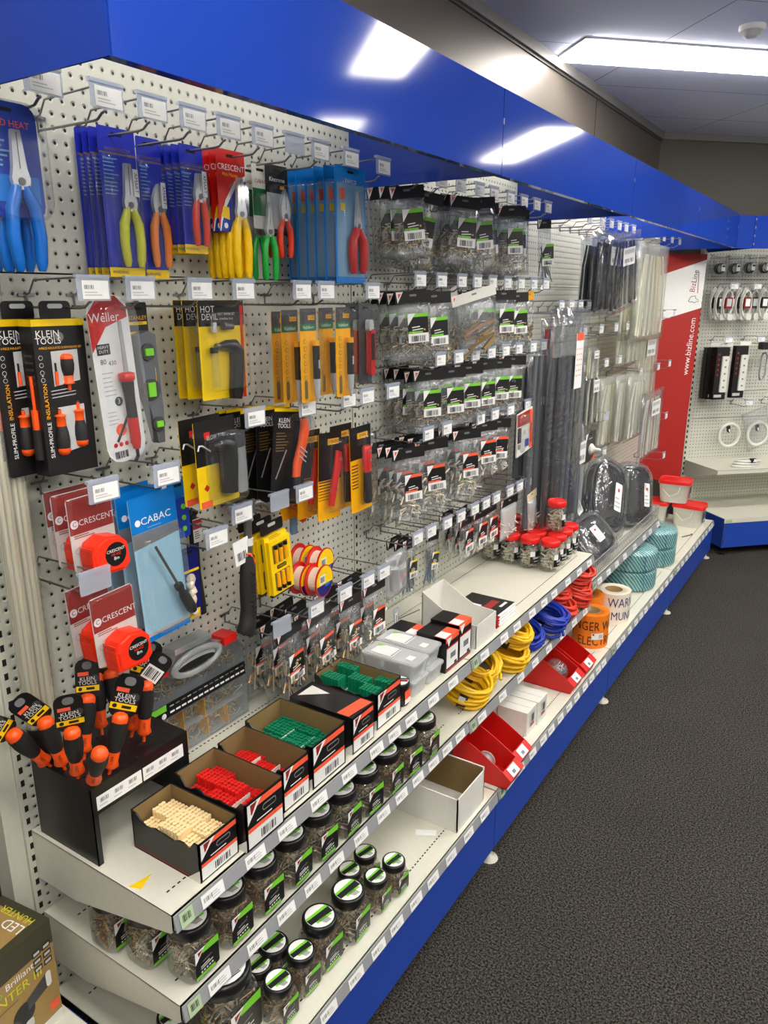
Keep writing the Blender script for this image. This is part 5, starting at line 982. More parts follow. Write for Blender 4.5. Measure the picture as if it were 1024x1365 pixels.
place_jar(0, -.965, .872, ZB, 1.42, 'largest screw jar, wide black lid, at the near end of the bottom shelf')
for i, (u, v, sc, k, d) in enumerate([(371, 1306, .80, 1, 'next to the largest jar'), (401, 1266, .82, 2, 'second beyond the largest jar'), (426, 1221, 1.02, 1, 'big, third beyond the largest jar'), (464, 1186, 1.02, 0, 'big, fourth beyond the largest jar'), (501, 1167, .76, 1, 'small, last but one at the front'),
        (525, 1146, .76, 2, 'small, farthest along at the front'), (487, 1135, .76, 0, 'small, behind the last front jars'), (466, 1158, .76, 1, 'small, half hidden behind the fourth big one'), (364, 1256, .86, 1, 'in the back row behind the second one'), (344, 1284, .76, 2, 'mostly hidden just behind the largest jar'), (230, 1352, .80, 0, 'under the middle shelf at the left picture edge')]):
    p = at(u, v, Z=ZB + .121 * sc); place_jar(k, p.x, p.y, ZB, sc, 'bottom shelf screw jar, ' + d, .05 * math.sin(i * 5))

# ============================================================ near end of the shelves
# black metal screwdriver stand
r = thing('screwdriver_stand', 'black metal stand with holes and price tickets, holding screwdrivers', 'display stand', (-1.2455, .865, ZS1)); HX, HY, HZ = .0945, .123, .175; t = .002
m = MB(); m.bb(-HX, HX, -HY, HY, HZ - t, HZ, 'black')
for i in range(6):
    for j in range(7): m.prism(circ(.0042, 10, -HX + .018 + i * .032, -HY + .02 + j * .034), HZ, HZ + .0004, 'dark_slot')
m.build('top_plate', r)
for y in (-HY, HY - t): m = MB(); m.bb(-HX, HX, y, y + t, 0, HZ - t, 'black'); m.build('side_panel', r)
m = MB(); m.bb(HX - t, HX, -HY, HY, HZ - .062, HZ - t, 'black'); m.bb(HX - t, HX, -HY, -HY + .012, 0, HZ - .06, 'black'); m.bb(HX - t, HX, HY - .012, HY, 0, HZ - .06, 'black'); m.build('apron', r)
for y0, n in ((-.112, 3), (.0, 3)):
    m = MB(); m.T = sface(HX + .0006); m.prism(rrect(.108, .030, .001, cx=y0 + .054, cy=HZ - .038), 0, .0005, 'paper')
    for i in range(n): m.barcode((y0 + .018 + i * .034, HZ - .034, .0008), .02, .009, 'mid_grey'); m.lines((y0 + .018 + i * .034, HZ - .045, .0008), .026, .005, 1, 'light_grey')
    m.build('ticket', r)
SC = CAM
def stuck_driver(base, top, lab, dx, cardang=0, nocard=False, cscale=1., barcode=False, L=.118):
    B = at(*base, Z=ZS1 + .178); T_ = at(*top, X=B.x + dx); y = (T_ - B).normalized(); top3 = B + y * (L + .012); z = (SC - top3); z = (z - y * z.dot(y)).normalized(); x = y.cross(z)
    mw = Matrix(((x.x, y.x, z.x, top3.x), (x.y, y.y, z.y, top3.y), (x.z, y.z, z.z, top3.z), (0, 0, 0, 1)))
    r = thing('screwdriver', lab, 'screwdriver'); r.matrix_world = mw
    m = MB(); rr = .0158
    def rg(p, mt): m.loft([[Vector((r_ * (1 + (.06 * math.cos(6 * 2 * math.pi * i / 18) if mt == 'black_rubber' else 0)) * math.cos(2 * math.pi * i / 18), -y_, r_ * math.sin(2 * math.pi * i / 18))) for i in range(18)] for r_, y_ in p], mt)
    rg([(rr * .99, L * .13), (rr * 1.08, L * .33), (rr * 1.0, L * .5), (rr * .78, L * .68), (rr * .70, L * .74)], 'black_rubber'); m.build('grip', r)
    m = MB(); rg([(rr * .4, 0), (rr * .8, .003), (rr * .98, L * .08), (rr * .98, L * .15)], 'orange'); m.build('handle_end', r)
    m = MB(); rg([(rr * .80, L * .68), (rr * .76, L * .86), (rr * .95, L * .95), (rr * .6, L * 1.0)], 'orange'); m.text('KLEIN', (0, -L * .83, rr * .8), .008, 'ink', math.pi / 2); m.build('collar', r)
    m = MB(); m.tube([(0, -L, 0), (0, -L - .05, 0)], .0034, 'orange', 8); m.tube([(0, -L - .05, 0), (0, -L - .085, 0)], .002, 'dark_steel', 6); m.build('shaft', r)
    if not nocard:
        m = MB(); m.T = Matrix.Translation((0, -.004, -.006)) @ Matrix.Rotation(cardang, 4, 'Z') @ Matrix.Scale(cscale * 1.3, 4); m.prism(rrect(.036, .062, .012, cy=.026), -.0006, .0006, 'black_card')
        m.prism(rrect(.014, .012, .005, cy=.047), .0006, .001, 'mid_grey')
        if barcode: m.quad((0, .018, .001), .03, .026, 'white'); m.barcode((0, .018, .0014), .024, .018)
        else:
            m.quad((-.006, .034, .001), .016, .006, 'label_orange'); m.text('KLEIN', (0, .026, .0014), .0085, 'white'); m.text('TOOLS', (0, .0195, .0014), .0085, 'white'); m.quad((0, .0105, .001), .034, .009, 'yellow'); m.prism(circ(.003, 10, -.011, .0105), .001, .0014, 'ink'); m.quad((.004, .0105, .0013), .012, .004, 'ink'); m.prism(circ(.006, 12, .011, .026), .001, .0012, 'dark_grey')
        m.build('hang_card', r)
stuck_driver((66, 1020), (12, 975), 'orange and black screwdriver lying over to the left picture edge', .0, .3)
stuck_driver((86, 1024), (55, 950), 'screwdriver leaning left, second from the left in the black stand', .0, .45)
stuck_driver((104, 1036), (94, 962), 'upright screwdriver with its card behind it, third from the left in the stand', .03, .0, cscale=1.1)
stuck_driver((112, 1010), (116, 948), 'screwdriver behind the third one, its card just above', -.01, .1)
stuck_driver((124, 1044), (134, 1000), 'screwdriver pointing at the viewer, lowest at the front of the stand', .07, .0, nocard=True)
stuck_driver((146, 1030), (161, 954), 'screwdriver leaning right with two cards stacked above it', .02, -.08, cscale=1.15)
stuck_driver((136, 977), (130, 922), 'screwdriver with a plain orange end behind the others', -.02, .5, cscale=.6)
stuck_driver((176, 980), (186, 908), 'rear screwdriver with its card highest in the group', -.0, -.2, cscale=1.1)
stuck_driver((192, 986), (194, 925), 'rightmost screwdriver in the stand, with a white barcode card', .0, -.6, barcode=True, cscale=.95)
stuck_driver((160, 968), (148, 900), 'rear screwdriver left of the highest card', -.02, -.1, cscale=1.1)
# rods in clear sleeves
for i, (u, v, lab) in enumerate([(61, 926, 'right one of two clear tubes of thin white rods with black ends'), (41, 920, 'left one of two clear tubes of thin white rods with black ends')]):
    p = at(u, v, X=-1.315); r = thing('rod_tube', lab, 'rod set', (p.x, p.y, ZS1 + .178)); z0 = 0
    m = MB(); m.lathe([(.0165, 0), (.018, .003), (.018, .075), (.017, .078)], 'black', 18); m.build('end_cap', r)
    m = MB(); m.lathe([(.0172, .076), (.0172, .95)], 'rod_sleeve', 18, caps=(False, False)); m.build('sleeve', r)
    for k in range(7): a = k * math.pi / 3; q = 0 if k == 6 else .0102; m = MB(); m.tube([(q * math.cos(a), q * math.sin(a), .076), (q * math.cos(a), q * math.sin(a), .96)], .0045, ('nylon', 'white_card')[k % 2], 8); m.build('rod', r)
# assortment case
r = thing('assortment_case', 'clear assortment case of screws with red latches leaning on the back panel', 'assortment case'); W_, H_ = .325, .235; D = .05
out = [(-W_ / 2, 0), (W_ / 2, 0), (W_ / 2 + .003, H_ * .8), (W_ / 2 - .02, H_ * .98), (.07, H_), (.05, H_ + .03), (-.05, H_ + .03), (-.07, H_), (-W_ / 2 + .01, H_), (-W_ / 2, H_ * .85)]
m = MB(); m.prism(out, 0, .003, 'smoke_plastic'); m.prism(out, D - .003, D, 'clear_blister')
n = len(out); vs = [Vector((x, y, z)) for z in (.003, D - .003) for x, y in out]; m.add(vs, [(i, (i + 1) % n, n + (i + 1) % n, n + i) for i in range(n)], 'smoke_plastic'); m.build('case', r)
m = MB(); ring = lambda a, b, z: [Vector((a * math.cos(t_) , H_ - .015 + b * math.sin(t_), z)) for t_ in [2 * math.pi * i / 24 for i in range(24)]]
m.loft([ring(.085, .034, D + .002), ring(.066, .018, D + .002), ring(.066, .018, D + .010), ring(.085, .034, D + .008)], 'smoke_plastic', closed=True); m.prism([(p_.x, p_.y) for p_ in ring(.064, .016, 0)], D + .0005, D + .001, 'light_grey'); m.prism([(p_.x, p_.y) for p_ in ring(.06, .010, 0)], D + .0012, D + .002, 'dark_slot', off=(0, -.006, 0)); m.build('handle', r)
m = MB(); m.box((0, H_ + .026, D / 2), (.12, .014, D * .9), 'smoke_plastic'); m.build('handle_grip', r)
for x in (-.115, .115): m = MB(); m.box((x, H_ - .004, D / 2 + .006), (.045, .022, D), 'lid_red'); m.build('latch', r)
m = MB(); m.quad((0, H_ * .56, D + .0008), W_ * .99, .036, 'black_card'); m.quad((-W_ * .40, H_ * .60, D + .0012), .045, .016, 'leaf'); m.prism(circ(.007, 12, -W_ * .36, H_ * .52), D + .0012, D + .0016, 'white')
for i in range(14): m.quad((-W_ * .28 + i * .0185, H_ * .53, D + .0012), .014, .005, 'white'); m.quad((-W_ * .28 + i * .0185, H_ * .56 + .008, D + .0012), .012, .003, 'mid_grey' if i % 3 else 'light_grey')
m.build('label_band', r)
m = MB()
for y in (.004, H_ * .24, H_ * .46): m.box((0, y, D / 2), (W_ * .97, .002, D * .8), 'smoke_plastic')
for x, y0, y1 in ((-.12, .0, .46), (-.05, .0, .24), (-.055, .24, .46), (.02, 0, .24), (.015, .24, .46), (.09, 0, .24)): m.box((x, H_ * (y0 + y1) / 2, D / 2), (.002, H_ * (y1 - y0), D * .8), 'amber' if x < .1 else 'smoke_plastic')
m.build('divider', r)
m = MB(); sticks(m, 130, 0, H_ * .12, D * .5, W_ * .45, H_ * .09, .012, .024, .0012, ['screw_steel', 'brass', 'copper'], 5, head=.0026); sticks(m, 110, 0, H_ * .33, D * .5, W_ * .45, H_ * .07, .012, .028, .0012, ['screw_steel', 'brass'], 6, head=.0026); sticks(m, 110, 0, H_ * .75, D * .5, W_ * .42, H_ * .07, .012, .022, .0014, ['brass', 'copper', 'screw_steel'], 7, head=.003); o = m.build('screws', r); o['kind'] = 'stuff'
r.matrix_world = Matrix.Translation((-1.348, 1.172, ZS1 + .001)) @ FACE @ Matrix.Rotation(math.radians(-3), 4, 'X')
# boxed twin flood light on the neighbouring low shelf
r = thing('floodlight_box', 'tan and black printed carton of a twin floodlight at the lower left corner', 'carton'); A, B_, Hh = at(66, 1226, X=-1.2), None, .24
W_, D_ = .20, .13
m = MB(); m.bb(-W_ / 2, W_ / 2, 0, Hh, -D_, 0, 'olive_tan'); m.bb(-W_ / 2 - .0003, W_ / 2 + .0003, Hh - .055, Hh + .0001, -D_ - .0003, .0004, 'dark_olive'); m.bb(-W_ / 2 - .0004, W_ / 2 + .0004, 0, .022, -.02, .0006, 'white_card'); m.bb(-W_ / 2 + .01, W_ / 2 - .02, Hh + .0005, Hh + .0009, -D_ + .01, -.02, 'olive_tan'); m.build('carton', r)
m = MB(); m.text('eco', (-.03, Hh - .072, .001), .020, 'leaf'); m.text('Brilliant', (.022, Hh - .068, .001), .020, 'white'); m.text('HUNTER III', (.0, Hh - .094, .001), .028, 'lime_yellow'); m.lines((-.01, Hh - .112, .001), .10, .008, 1, 'tan_print', 0)
for i in range(3):
    for j in range(2): m.quad((.062 + j * .022, Hh - .05 - i * .018, .001), .018, .013, 'ink'); m.quad((.062 + j * .022, Hh - .05 - i * .018, .0014), .013, .006, 'light_grey')
m.prism(circ(.024, 18, .02, .085), .0008, .0012, 'ink'); m.poly([(.0, .088), (-.05, .03), (-.03, .018), (.012, .075)], .0014, 'dark_grey'); m.prism(circ(.013, 16, -.04, .026), .0015, .0018, 'white_card'); m.poly([(.03, .085), (.03, .11), (.075, .13), (.082, .10)], .0014, 'dark_grey'); m.prism(rrect(.012, .035, .006, cx=.079, cy=.115), .0015, .0018, 'white_card'); m.prism(rrect(.018, .02, .005, cx=.028, cy=.055), .0015, .0018, 'light_grey'); m.quad((.085, .045, .001), .02, .02, 'label_orange')
m.build('front_print', r)
m = MB(); m.T = Matrix.Rotation(-math.pi / 2, 4, 'X'); m.text('LED', (.055, .045, Hh + .0012), .03, 'white', math.pi / 2); m.prism([(-.09, .03), (-.02, .02), (.02, .05), (.0, .10), (-.08, .11)], Hh + .0009, Hh + .0012, 'white_card'); m.text('HUNTER', (.078, .06, Hh + .0012), .022, 'lime_yellow', math.pi / 2); m.build('top_print', r)
p = at(83, 1322, X=-1.19)
r.matrix_world = Matrix.Translation((-1.185, p.y - W_ / 2 - .0, .385)) @ FACE @ Matrix.Rotation(.12, 4, 'Y')
o = MB().bb(XW - .03, -.93, .05, Y0 - .065, .375, .385, 'shelf_paint').bb(-.935, -.93, .05, Y0 - .065, .345, .375, 'shelf_paint').build('side_shelf'); tag(o, 'plain shelf at the lower left corner carrying the floodlight carton', 'shelf')
# ============================================================ middle shelf: coils of cord
def coil(x, y, z, mt, lab, turns=9, R=.082, asp=.8, th=.046, seed=0, tilt=(0, 0, 0), r=.0062):
    turns = int(turns * 1.9); th *= 1.35
    rnd = random.Random(seed); pts = []; n = 22
    for k in range(turns):
        rr = R * rnd.uniform(.66, 1.05); ox, oy = rnd.uniform(-.008, .008), rnd.uniform(-.008, .008); zz = th * (rnd.random() * .35 + k / turns * .9); tx, ty = rnd.uniform(-.10, .10), rnd.uniform(-.10, .10)
        for i in range(n):
            a = 2 * math.pi * i / n; X_ = ox + rr * math.cos(a); Y_ = oy + rr * asp * math.sin(a); pts.append([X_, Y_, zz + tx * X_ + ty * Y_])
    for i in range(len(pts) - n): # blend between turns
        pass
    sm = []
    for i in range(len(pts)):
        a, b_, c = pts[max(0, i - 2)], pts[i], pts[min(len(pts) - 1, i + 2)]; sm.append([(a[j] + 2 * b_[j] + c[j]) / 4 for j in range(3)])
    zm = min(p[2] for p in sm); rot = (Matrix.Rotation(tilt[2], 3, 'Z') @ Matrix.Rotation(tilt[1], 3, 'Y') @ Matrix.Rotation(tilt[0], 3, 'X'))
    sm = [rot @ Vector((p[0], p[1], p[2] - zm)) for p in sm]; zm = min(p.z for p in sm)
    root = thing('cord_coil', lab, 'coil of cord', (x, y, z)); m = MB(); m.tube([(p.x, p.y, p.z - zm + r) for p in sm], r, mt, 6); m.build('cord', root)
    c = MB(); q = rot @ Vector((0, -R * asp * .85, th * .4)); c.box((q.x, q.y, q.z - zm + r), (.03, .022, .05), 'black_card', rot); c.box((q.x, q.y - .004, q.z - zm + r + .01), (.022, .022, .02), 'white', rot); c.build('label_band', root); return root
SM = ZS2 - .011
coil(-1.01, 2.055, SM, 'cord_yellow', 'yellow cord coil nearest the camera, its tag facing left', 10, .085, .85, .05, 1, (.15, .30, .3)); coil(-1.03, 2.17, SM + .01, 'cord_yellow', 'second yellow cord coil, leaning on the nearest one', 10, .088, .85, .05, 2, (.5, .35, .2))
coil(-1.00, 2.36, SM, 'cord_yellow', 'third yellow cord coil, under the farthest yellow one', 9, .085, .85, .045, 3, (0, .22, 0)); coil(-1.005, 2.39, SM + .066, 'cord_yellow', 'farthest yellow cord coil, lying on top', 10, .085, .82, .05, 4, (.1, .38, .2))
coil(-1.02, 2.56, SM, 'cord_blue', 'nearer blue cord coil on the middle shelf', 10, .085, .85, .05, 5, (.3, .3, .2)); coil(-.985, 2.70, SM, 'cord_blue', 'farther blue cord coil on the middle shelf', 11, .085, .85, .06, 6, (.1, .3, 0))
coil(-1.00, 2.87, SM, 'cord_red', 'nearest red cord coil, lowest of the red ones', 9, .082, .8, .045, 7, (.1, .3, .3)); coil(-1.04, 2.90, SM + .062, 'cord_red', 'red cord coil lying on the nearest red one', 9, .09, .85, .045, 8, (.1, .32, .2))
coil(-.99, 3.04, SM, 'cord_red', 'farther lower red cord coil by the wire basket', 10, .085, .8, .055, 9, (.0, .22, .1)); coil(-1.0, 3.045, SM + .072, 'cord_red', 'top red cord coil just under the wire basket', 11, .085, .85, .065, 10, (.0, .26, .0))

# ============================================================ base shelf goods
def open_bin(x, y, lab, s_=1., w=.105):
    r = thing('parts_bin', lab, 'parts bin', (x, y, ZB)); t = .002; hw = w / 2
    side = [(-.11, 0), (.085, 0), (.10, .035), (.075, .055), (.0, .10), (-.05, .125), (-.11, .125)]
    m = MB()
    for yy in (-hw, hw - t): m.add([(px_, yy, pz) for px_, pz in side] + [(px_, yy + t, pz) for px_, pz in side], [tuple(range(7)), tuple(range(13, 6, -1))] + [(i, i + 7, (i + 1) % 7 + 7, (i + 1) % 7) for i in range(7)], 'red')
    m.bb(-.11, .085, -hw, hw, 0, t, 'red'); m.bb(-.11, -.108, -hw, hw, t, .125, 'red'); m.add([(.085, -hw, 0), (.10, -hw, .035), (.10, hw, .035), (.085, hw, 0)], [(0, 3, 2, 1)], 'red'); m.add([(.10, -hw, .035), (.07, -hw, .058), (.07, hw, .058), (.10, hw, .035)], [(0, 3, 2, 1)], 'red'); m.build('bin', r)
    m = MB(); m.add([(.0985, -.03, .0375), (.0735, -.03, .0568), (.0735, .022, .0568), (.0985, .022, .0375)], [(0, 3, 2, 1)], 'white'); m.add([(.094, -.016, .0415), (.085, -.016, .0485), (.085, .002, .0485), (.094, .002, .0415)], [(0, 3, 2, 1)], 'mid_grey')
    for v in m.v: v.x += .0008; v.z += .0008
    m.build('top_label', r); m = MB(); m.add([(.0875, -.02, .004), (.1005, -.02, .034), (.1005, .045, .034), (.0875, .045, .004)], [(0, 3, 2, 1)], 'white'); m.add([(.0915, -.008, .012), (.0985, -.008, .028), (.0985, .036, .028), (.0915, .036, .012)], [(0, 3, 2, 1)], 'light_grey')
    for v in m.v: v.x += .0012
    m.build('front_label', r); return r
open_bin(-.888, 2.005, 'nearest red parts bin, holding a reel of solder'); open_bin(-.905, 2.118, 'second red parts bin, right behind the nearest one')
open_bin(-.925, 2.71, 'red parts bin holding a crinkled bag, beyond the white boxes', w=.13); open_bin(-.925, 2.86, 'farthest red parts bin, next to the orange tape', w=.13)
r = thing('solder_reel', 'small reel of silvery solder inside the nearest red bin', 'reel', (-.905, 2.002, ZB + .036)); m = MB()
for z in (-.022, .018): m.prism(circ(.03, 22), z, z + .004, 'tub_plastic', 'y')
m.build('flange', r); m = MB(); m.prism(circ(.022, 20), -.018, .018, 'solder', 'y'); m.build('solder_wire', r)
r = thing('fixings_bag', 'crinkled dark bag inside the third red bin', 'bag', (-.93, 2.71, ZB + .045)); m = MB(); sticks(m, 40, 0, 0, 0, .03, .03, .015, .04, .003, ['dark_steel', 'mid_grey', 'steel'], 3, 5); o = m.build('fixings', r); o['kind'] = 'stuff'; m = MB(); m.lathe([(.01, -.04), (.045, -.03), (.055, 0), (.045, .03), (.02, .05)], 'bag_film', 14); m.build('film', r)
# white cartons
def carton(x, y, w, d, h, lab, mt='white_card', rot=0, open_=False, name='carton', parts=None):
    r = thing(name, lab, 'carton', (x, y, ZB), rot); t = .004; m = MB()
    if open_:
        m.bb(-d / 2, d / 2, -w / 2, w / 2, 0, t, mt)
        for a in ((-d / 2, -d / 2 + t, -w / 2, w / 2, h + .03), (d / 2 - t, d / 2, -w / 2, w / 2, h), (-d / 2, d / 2, -w / 2, -w / 2 + t, h), (-d / 2, d / 2, w / 2 - t, w / 2, h + .012)): m.bb(a[0], a[1], a[2], a[3], t, a[4], mt)
        for a in ((-d / 2 + t, -d / 2 + t + .001, -w / 2 + t, w / 2 - t, h + .029), (d / 2 - t - .001, d / 2 - t, -w / 2 + t, w / 2 - t, h - .001), (-d / 2 + t, d / 2 - t, -w / 2 + t, -w / 2 + t + .001, h - .001), (-d / 2 + t, d / 2 - t, w / 2 - t - .001, w / 2 - t, h + .01)): m.bb(a[0], a[1], a[2], a[3], t, a[4], 'kraft_inside')
    else: m.prism(rrect(d, w, .003, 2), 0, h, mt); m.bb(-d / 2 + .004, d / 2 - .004, -.0012, .0012, h, h + .0004, 'light_grey')
    m.build('box_shell', r); return r
carton(-.952, 1.775, .175, .225, .112, 'large empty white carton, open at the top, before the red bins', open_=True)
for i, (x, y, lab) in enumerate([(-.925, 2.315, 'small white carton with a dark picture, nearer front one'), (-.92, 2.408, 'small white carton with a dark picture, farther front one'), (-1.045, 2.318, 'plain small white carton behind the nearer front one'), (-1.04, 2.408, 'plain small white carton behind the farther front one')]):
    r = carton(x, y, .088, .115, .092, lab)
    if i < 2: p = MB(); p.T = sface(.0579); p.quad((.004, .05, 0), .05, .055, 'light_grey'); p.quad((.008, .055, .0003), .022, .03, 'black_card'); p.quad((.004, .03, .0003), .035, .012, 'brand_red'); p.build('front_print', r)
carton(-1.12, 2.62, .15, .14, .055, 'flat white carton beside the third red bin')
o = MB().bb(-.03, .03, -.012, .012, 0, .0006, 'paper').build('paper_slip', loc=at(568, 1110, Z=ZB + .0004)); o.rotation_euler.z = .5; tag(o, 'loose white paper slip lying on the bottom shelf', 'paper slip')
# barrier tape rolls
def tape_roll(x, y, z, R, h, mt, lab, lines, ink='ink', rot=-1.05, lbl=False):
    r = thing('barrier_tape_roll', lab, 'tape roll', (x, y, z)); m = MB(); m.lathe([(R, 0), (R, h)], mt, 36, caps=(False, False)); m.loft([[Vector((q * math.cos(2 * math.pi * i / 36), q * math.sin(2 * math.pi * i / 36), zz)) for i in range(36)] for q, zz in ((R, h), (R * .52, h), (R * .52, 0), (R, 0))], mt, (False, False)); m.build('tape', r)
    m = MB(); m.lathe([(R * .52, .0), (R * .52, h + .0005), (R * .47, h + .0005), (R * .47, 0)], 'kraft', 30, caps=(False, False)); m.build('core', r)
    if lines:
        m = MB()
        for t_, zc, size in lines:
            vs, fs = text_mesh(t_); m.add([((R + .0008) * Vector((math.cos(rot + v.x * size / R), math.sin(rot + v.x * size / R), 0)) + Vector((0, 0, zc + v.y * size * 1.35))) for v in vs], fs, ink)
        m.build('lettering', r)
    if lbl: m = MB(); wrap(m, R + .0016, rot - .75, rot - .05, .045, .075, 'white'); wrap(m, R + .002, rot - .35, rot - .1, .05, .07, 'light_grey'); wrap(m, R + .002, rot - .7, rot - .6, .065, .073, 'ink'); m.build('price_label', r)
    return r
tape_roll(-.930, 3.155, ZB, .078, .155, 'tape_orange', 'large orange roll of printed warning tape with black lettering', [('DANGER WARNING', .105, .044), ('ELECTRICAL', .035, .044)], rot=-.45, lbl=True)
tape_roll(-1.02, 3.36, ZB, .078, .150, 'tape_orange', 'orange roll of warning tape half hidden behind the large one', [])
tape_roll(-.925, 3.475, ZB, .080, .150, 'tape_cream', 'cream roll of printed warning tape with dark lettering', [('WARNING', .105, .048), ('COMMUNICATIONS', .038, .044)], 'navy', rot=-.15)
# rope coils in film
def rope(x, y, R, h, lab, halves=2):
    r = thing('rope_coil', lab, 'rope coil', (x, y, ZB)); m = MB()
    hh = h / halves
    for k in range(halves):
        n = 9; prof = [(R * .3, k * hh + .002)]
        for i in range(n): prof += [(R * (.955 + .03 * (i % 2)), k * hh + .006 + (hh - .012) * i / (n - 1))]
        prof.append((R * .3, (k + 1) * hh - .002)); m.lathe(prof, 'blue_rope', 40, caps=(False, False))
    m.lathe([(R * .3, 0), (R * .3, h)], 'blue_rope', 24, caps=(False, False)); m.build('rope', r)
    m = MB(); rnd = random.Random(int(x * -100)); rings = []
    for q, z in ((.97, .002), (1.01, .02), (1.0, h * .5), (1.015, h * .9), (.96, h + .006), (.5, h + .012), (.2, h + .004), (.02, h - .004)): rings.append([Vector((R * q * (1 + rnd.uniform(-.012, .012)) * math.cos(2 * math.pi * i / 36), R * q * (1 + rnd.uniform(-.012, .012)) * math.sin(2 * math.pi * i / 36), z + rnd.uniform(-.003, .003))) for i in range(36)])
    m.loft(rings, 'wrap_film', (False, True)); m.build('film_wrap', r)
    m = MB(); m.tube([(R * 1.025 * math.cos(-.75), R * 1.025 * math.sin(-.75), z) for z in (0, h * .5, h)], .003, 'pvc_blue', 6, flat=.3); m.build('strap', r)
rope(-.985, 3.98, .138, .215, 'big blue rope coil in clear film, nearest full one'); rope(-.985, 4.43, .138, .21, 'farther big blue rope coil in clear film'); rope(-1.19, 3.74, .12, .15, 'blue rope coil in shadow behind the cream tape roll')
# white pails with red lids
r = thing('pail', 'x', 'pail'); m = MB(); m.loft([[Vector((x, y, z)) for x, y in rrect(.20 * k, .15 * k, .03, 4)] for k, z in ((.84, 0), (.86, .004), (.98, .125), (1.02, .126), (1.02, .134))], 'white_card', (True, True)); m.build('body', r)
m = MB(); m.loft([[Vector((x, y, z)) for x, y in rrect(.212 * k, .162 * k, .032, 4)] for k, z in ((1, .130), (1.0, .15), (.97, .156), (.93, .156), (.91, .150))], 'lid_red', (True, True)); m.build('lid', r)
m = MB(); m.tube([(.04, -.0765, .115), (.03, -.085, .075), (-.02, -.083, .045), (-.07, -.0765, .09)], .0022, 'white', 6); m.build('handle', r)
m = MB(); m.T = sface(.0975); m.prism(rrect(.07, .075, .004, cx=.01, cy=.07), 0, .001, 'black_card'); m.quad((.01, .05, .0014), .06, .02, 'light_grey'); m.build('label', r)
tr_ = tree(r); r.matrix_world = Matrix.Translation((-.955, 5.32, ZB)) @ Matrix.Rotation(-.05, 4, 'Z'); r['label'] = 'white pail with a red lid, front lower one at the far end'
dup(tr_, 'white pail with a red lid, rear lower one at the far end', Matrix.Translation((-1.19, 5.30, ZB)) @ Matrix.Rotation(.05, 4, 'Z')); dup(tr_, 'white pail with a red lid standing on the other two', Matrix.Translation((-1.06, 5.31, ZB + .158)) @ Matrix.Rotation(.08, 4, 'Z'))
r = thing('loose_hook', 'loose steel hook lying on the base shelf by the pails', 'hook', at(912, 713, Z=ZB + .003)); m = MB(); m.tube([(0, -.06, .002), (.04, .02, .002), (.045, .035, .002), (.035, .045, .002)], .003, 'wire_steel', 6); m.build('wire', r)

# ============================================================ third and farthest bays: long bagged goods
def long_bag(x, y, z, w, h, lab, fill, n=10, film='big_bag_film', rr=.006, tilt=0, yaw=0, seed=0, label=True, cat='bag of cable ties', name='cable_tie_bag', d=.03, top=.12, lbl_at=.25):
    r = thing(name, lab, cat); rnd = random.Random(seed); m = MB()
    for i in range(n):
        x0 = (i + .5) / n - .5; zz = rnd.uniform(-.4, .4) * d * .6; m.tube([(x0 * w * .55, -h * top, zz), (x0 * w * .75 + rnd.uniform(-.004, .004), -h * .4, zz), (x0 * w * .82 + rnd.uniform(-.004, .004), -h * (.95 - .04 * rnd.random()), zz)], [rr * .8, rr, rr], fill if isinstance(fill, str) else rnd.choice(fill), 6)
    m.build('cable_ties' if 'tie' in name else 'contents', r)
    pillow(w, h, d * 1.5, .0, film, seed, 7, 12, low=.5, wr=.003).build('film', r)
    if label: m = MB(); m.prism(rrect(w * .36, h * .22, .003, cy=-h * lbl_at), d * .72, d * .72 + .0008, 'white'); m.quad((0, -h * (lbl_at - .06), d * .75), w * .3, h * .05, 'light_grey'); m.barcode((0, -h * (lbl_at + .05), d * .75), w * .28, h * .05, 'dark_grey'); m.build('label', r)
    r.matrix_world = hangm(x, y, z, yaw, tilt); return r
def fitbag(X, tl, br, lab, fill, **k):
    yc, w_, zt, h_ = fit(X, tl, br); return long_bag(X, yc, zt, max(w_, .05), h_, lab, fill, **k)
BLK = ['ink', 'black', 'ink', 'dark_grey']
fitbag(-1.22, (775, 313), (805, 415), 'bag of long black cable ties, rearmost of the upper group', BLK, n=14, seed=51, label=False)
fitbag(-1.17, (790, 308), (812, 420), 'bag of long black cable ties, middle one of the upper group', BLK, n=14, seed=52)
fitbag(-1.12, (798, 304), (828, 417), 'bag of long black cable ties with white label, front of the upper group', BLK, n=16, seed=53, lbl_at=.3)
fitbag(-1.10, (812, 304), (846, 414), 'bag of long black cable ties hanging askew, rightmost of the upper group', BLK, n=14, seed=54, tilt=.12, lbl_at=.3)
fitbag(-1.20, (833, 322), (855, 450), 'bag of long white cable ties, left one below the blue header', ['nylon', 'nylon_yellow'], n=13, seed=55, film='milky_bag', label=False)
fitbag(-1.15, (850, 320), (882, 450), 'bag of long white cable ties, right one below the blue header', ['nylon', 'nylon_yellow', 'nylon'], n=14, seed=56, film='milky_bag', label=False)
fitbag(-1.22, (824, 420), (848, 485), 'small milky bag of cable ties, upper left in the farthest bay', ['nylon'], n=8, seed=57, film='milky_bag', label=False)
fitbag(-1.20, (835, 445), (858, 480), 'small milky bag of cable ties with a dark label', ['nylon'], n=8, seed=58, film='milky_bag', label=False)
fitbag(-1.2, (850, 440), (872, 530), 'narrow yellowish bag of cable ties in the farthest bay', ['nylon_yellow'], n=6, seed=59, film='milky_bag')
fitbag(-1.22, (800, 505), (828, 585), 'large bag of white cable ties with a dark oval label, leftmost of three', ['nylon', 'white_card'], n=13, seed=60, film='milky_bag', label=False)
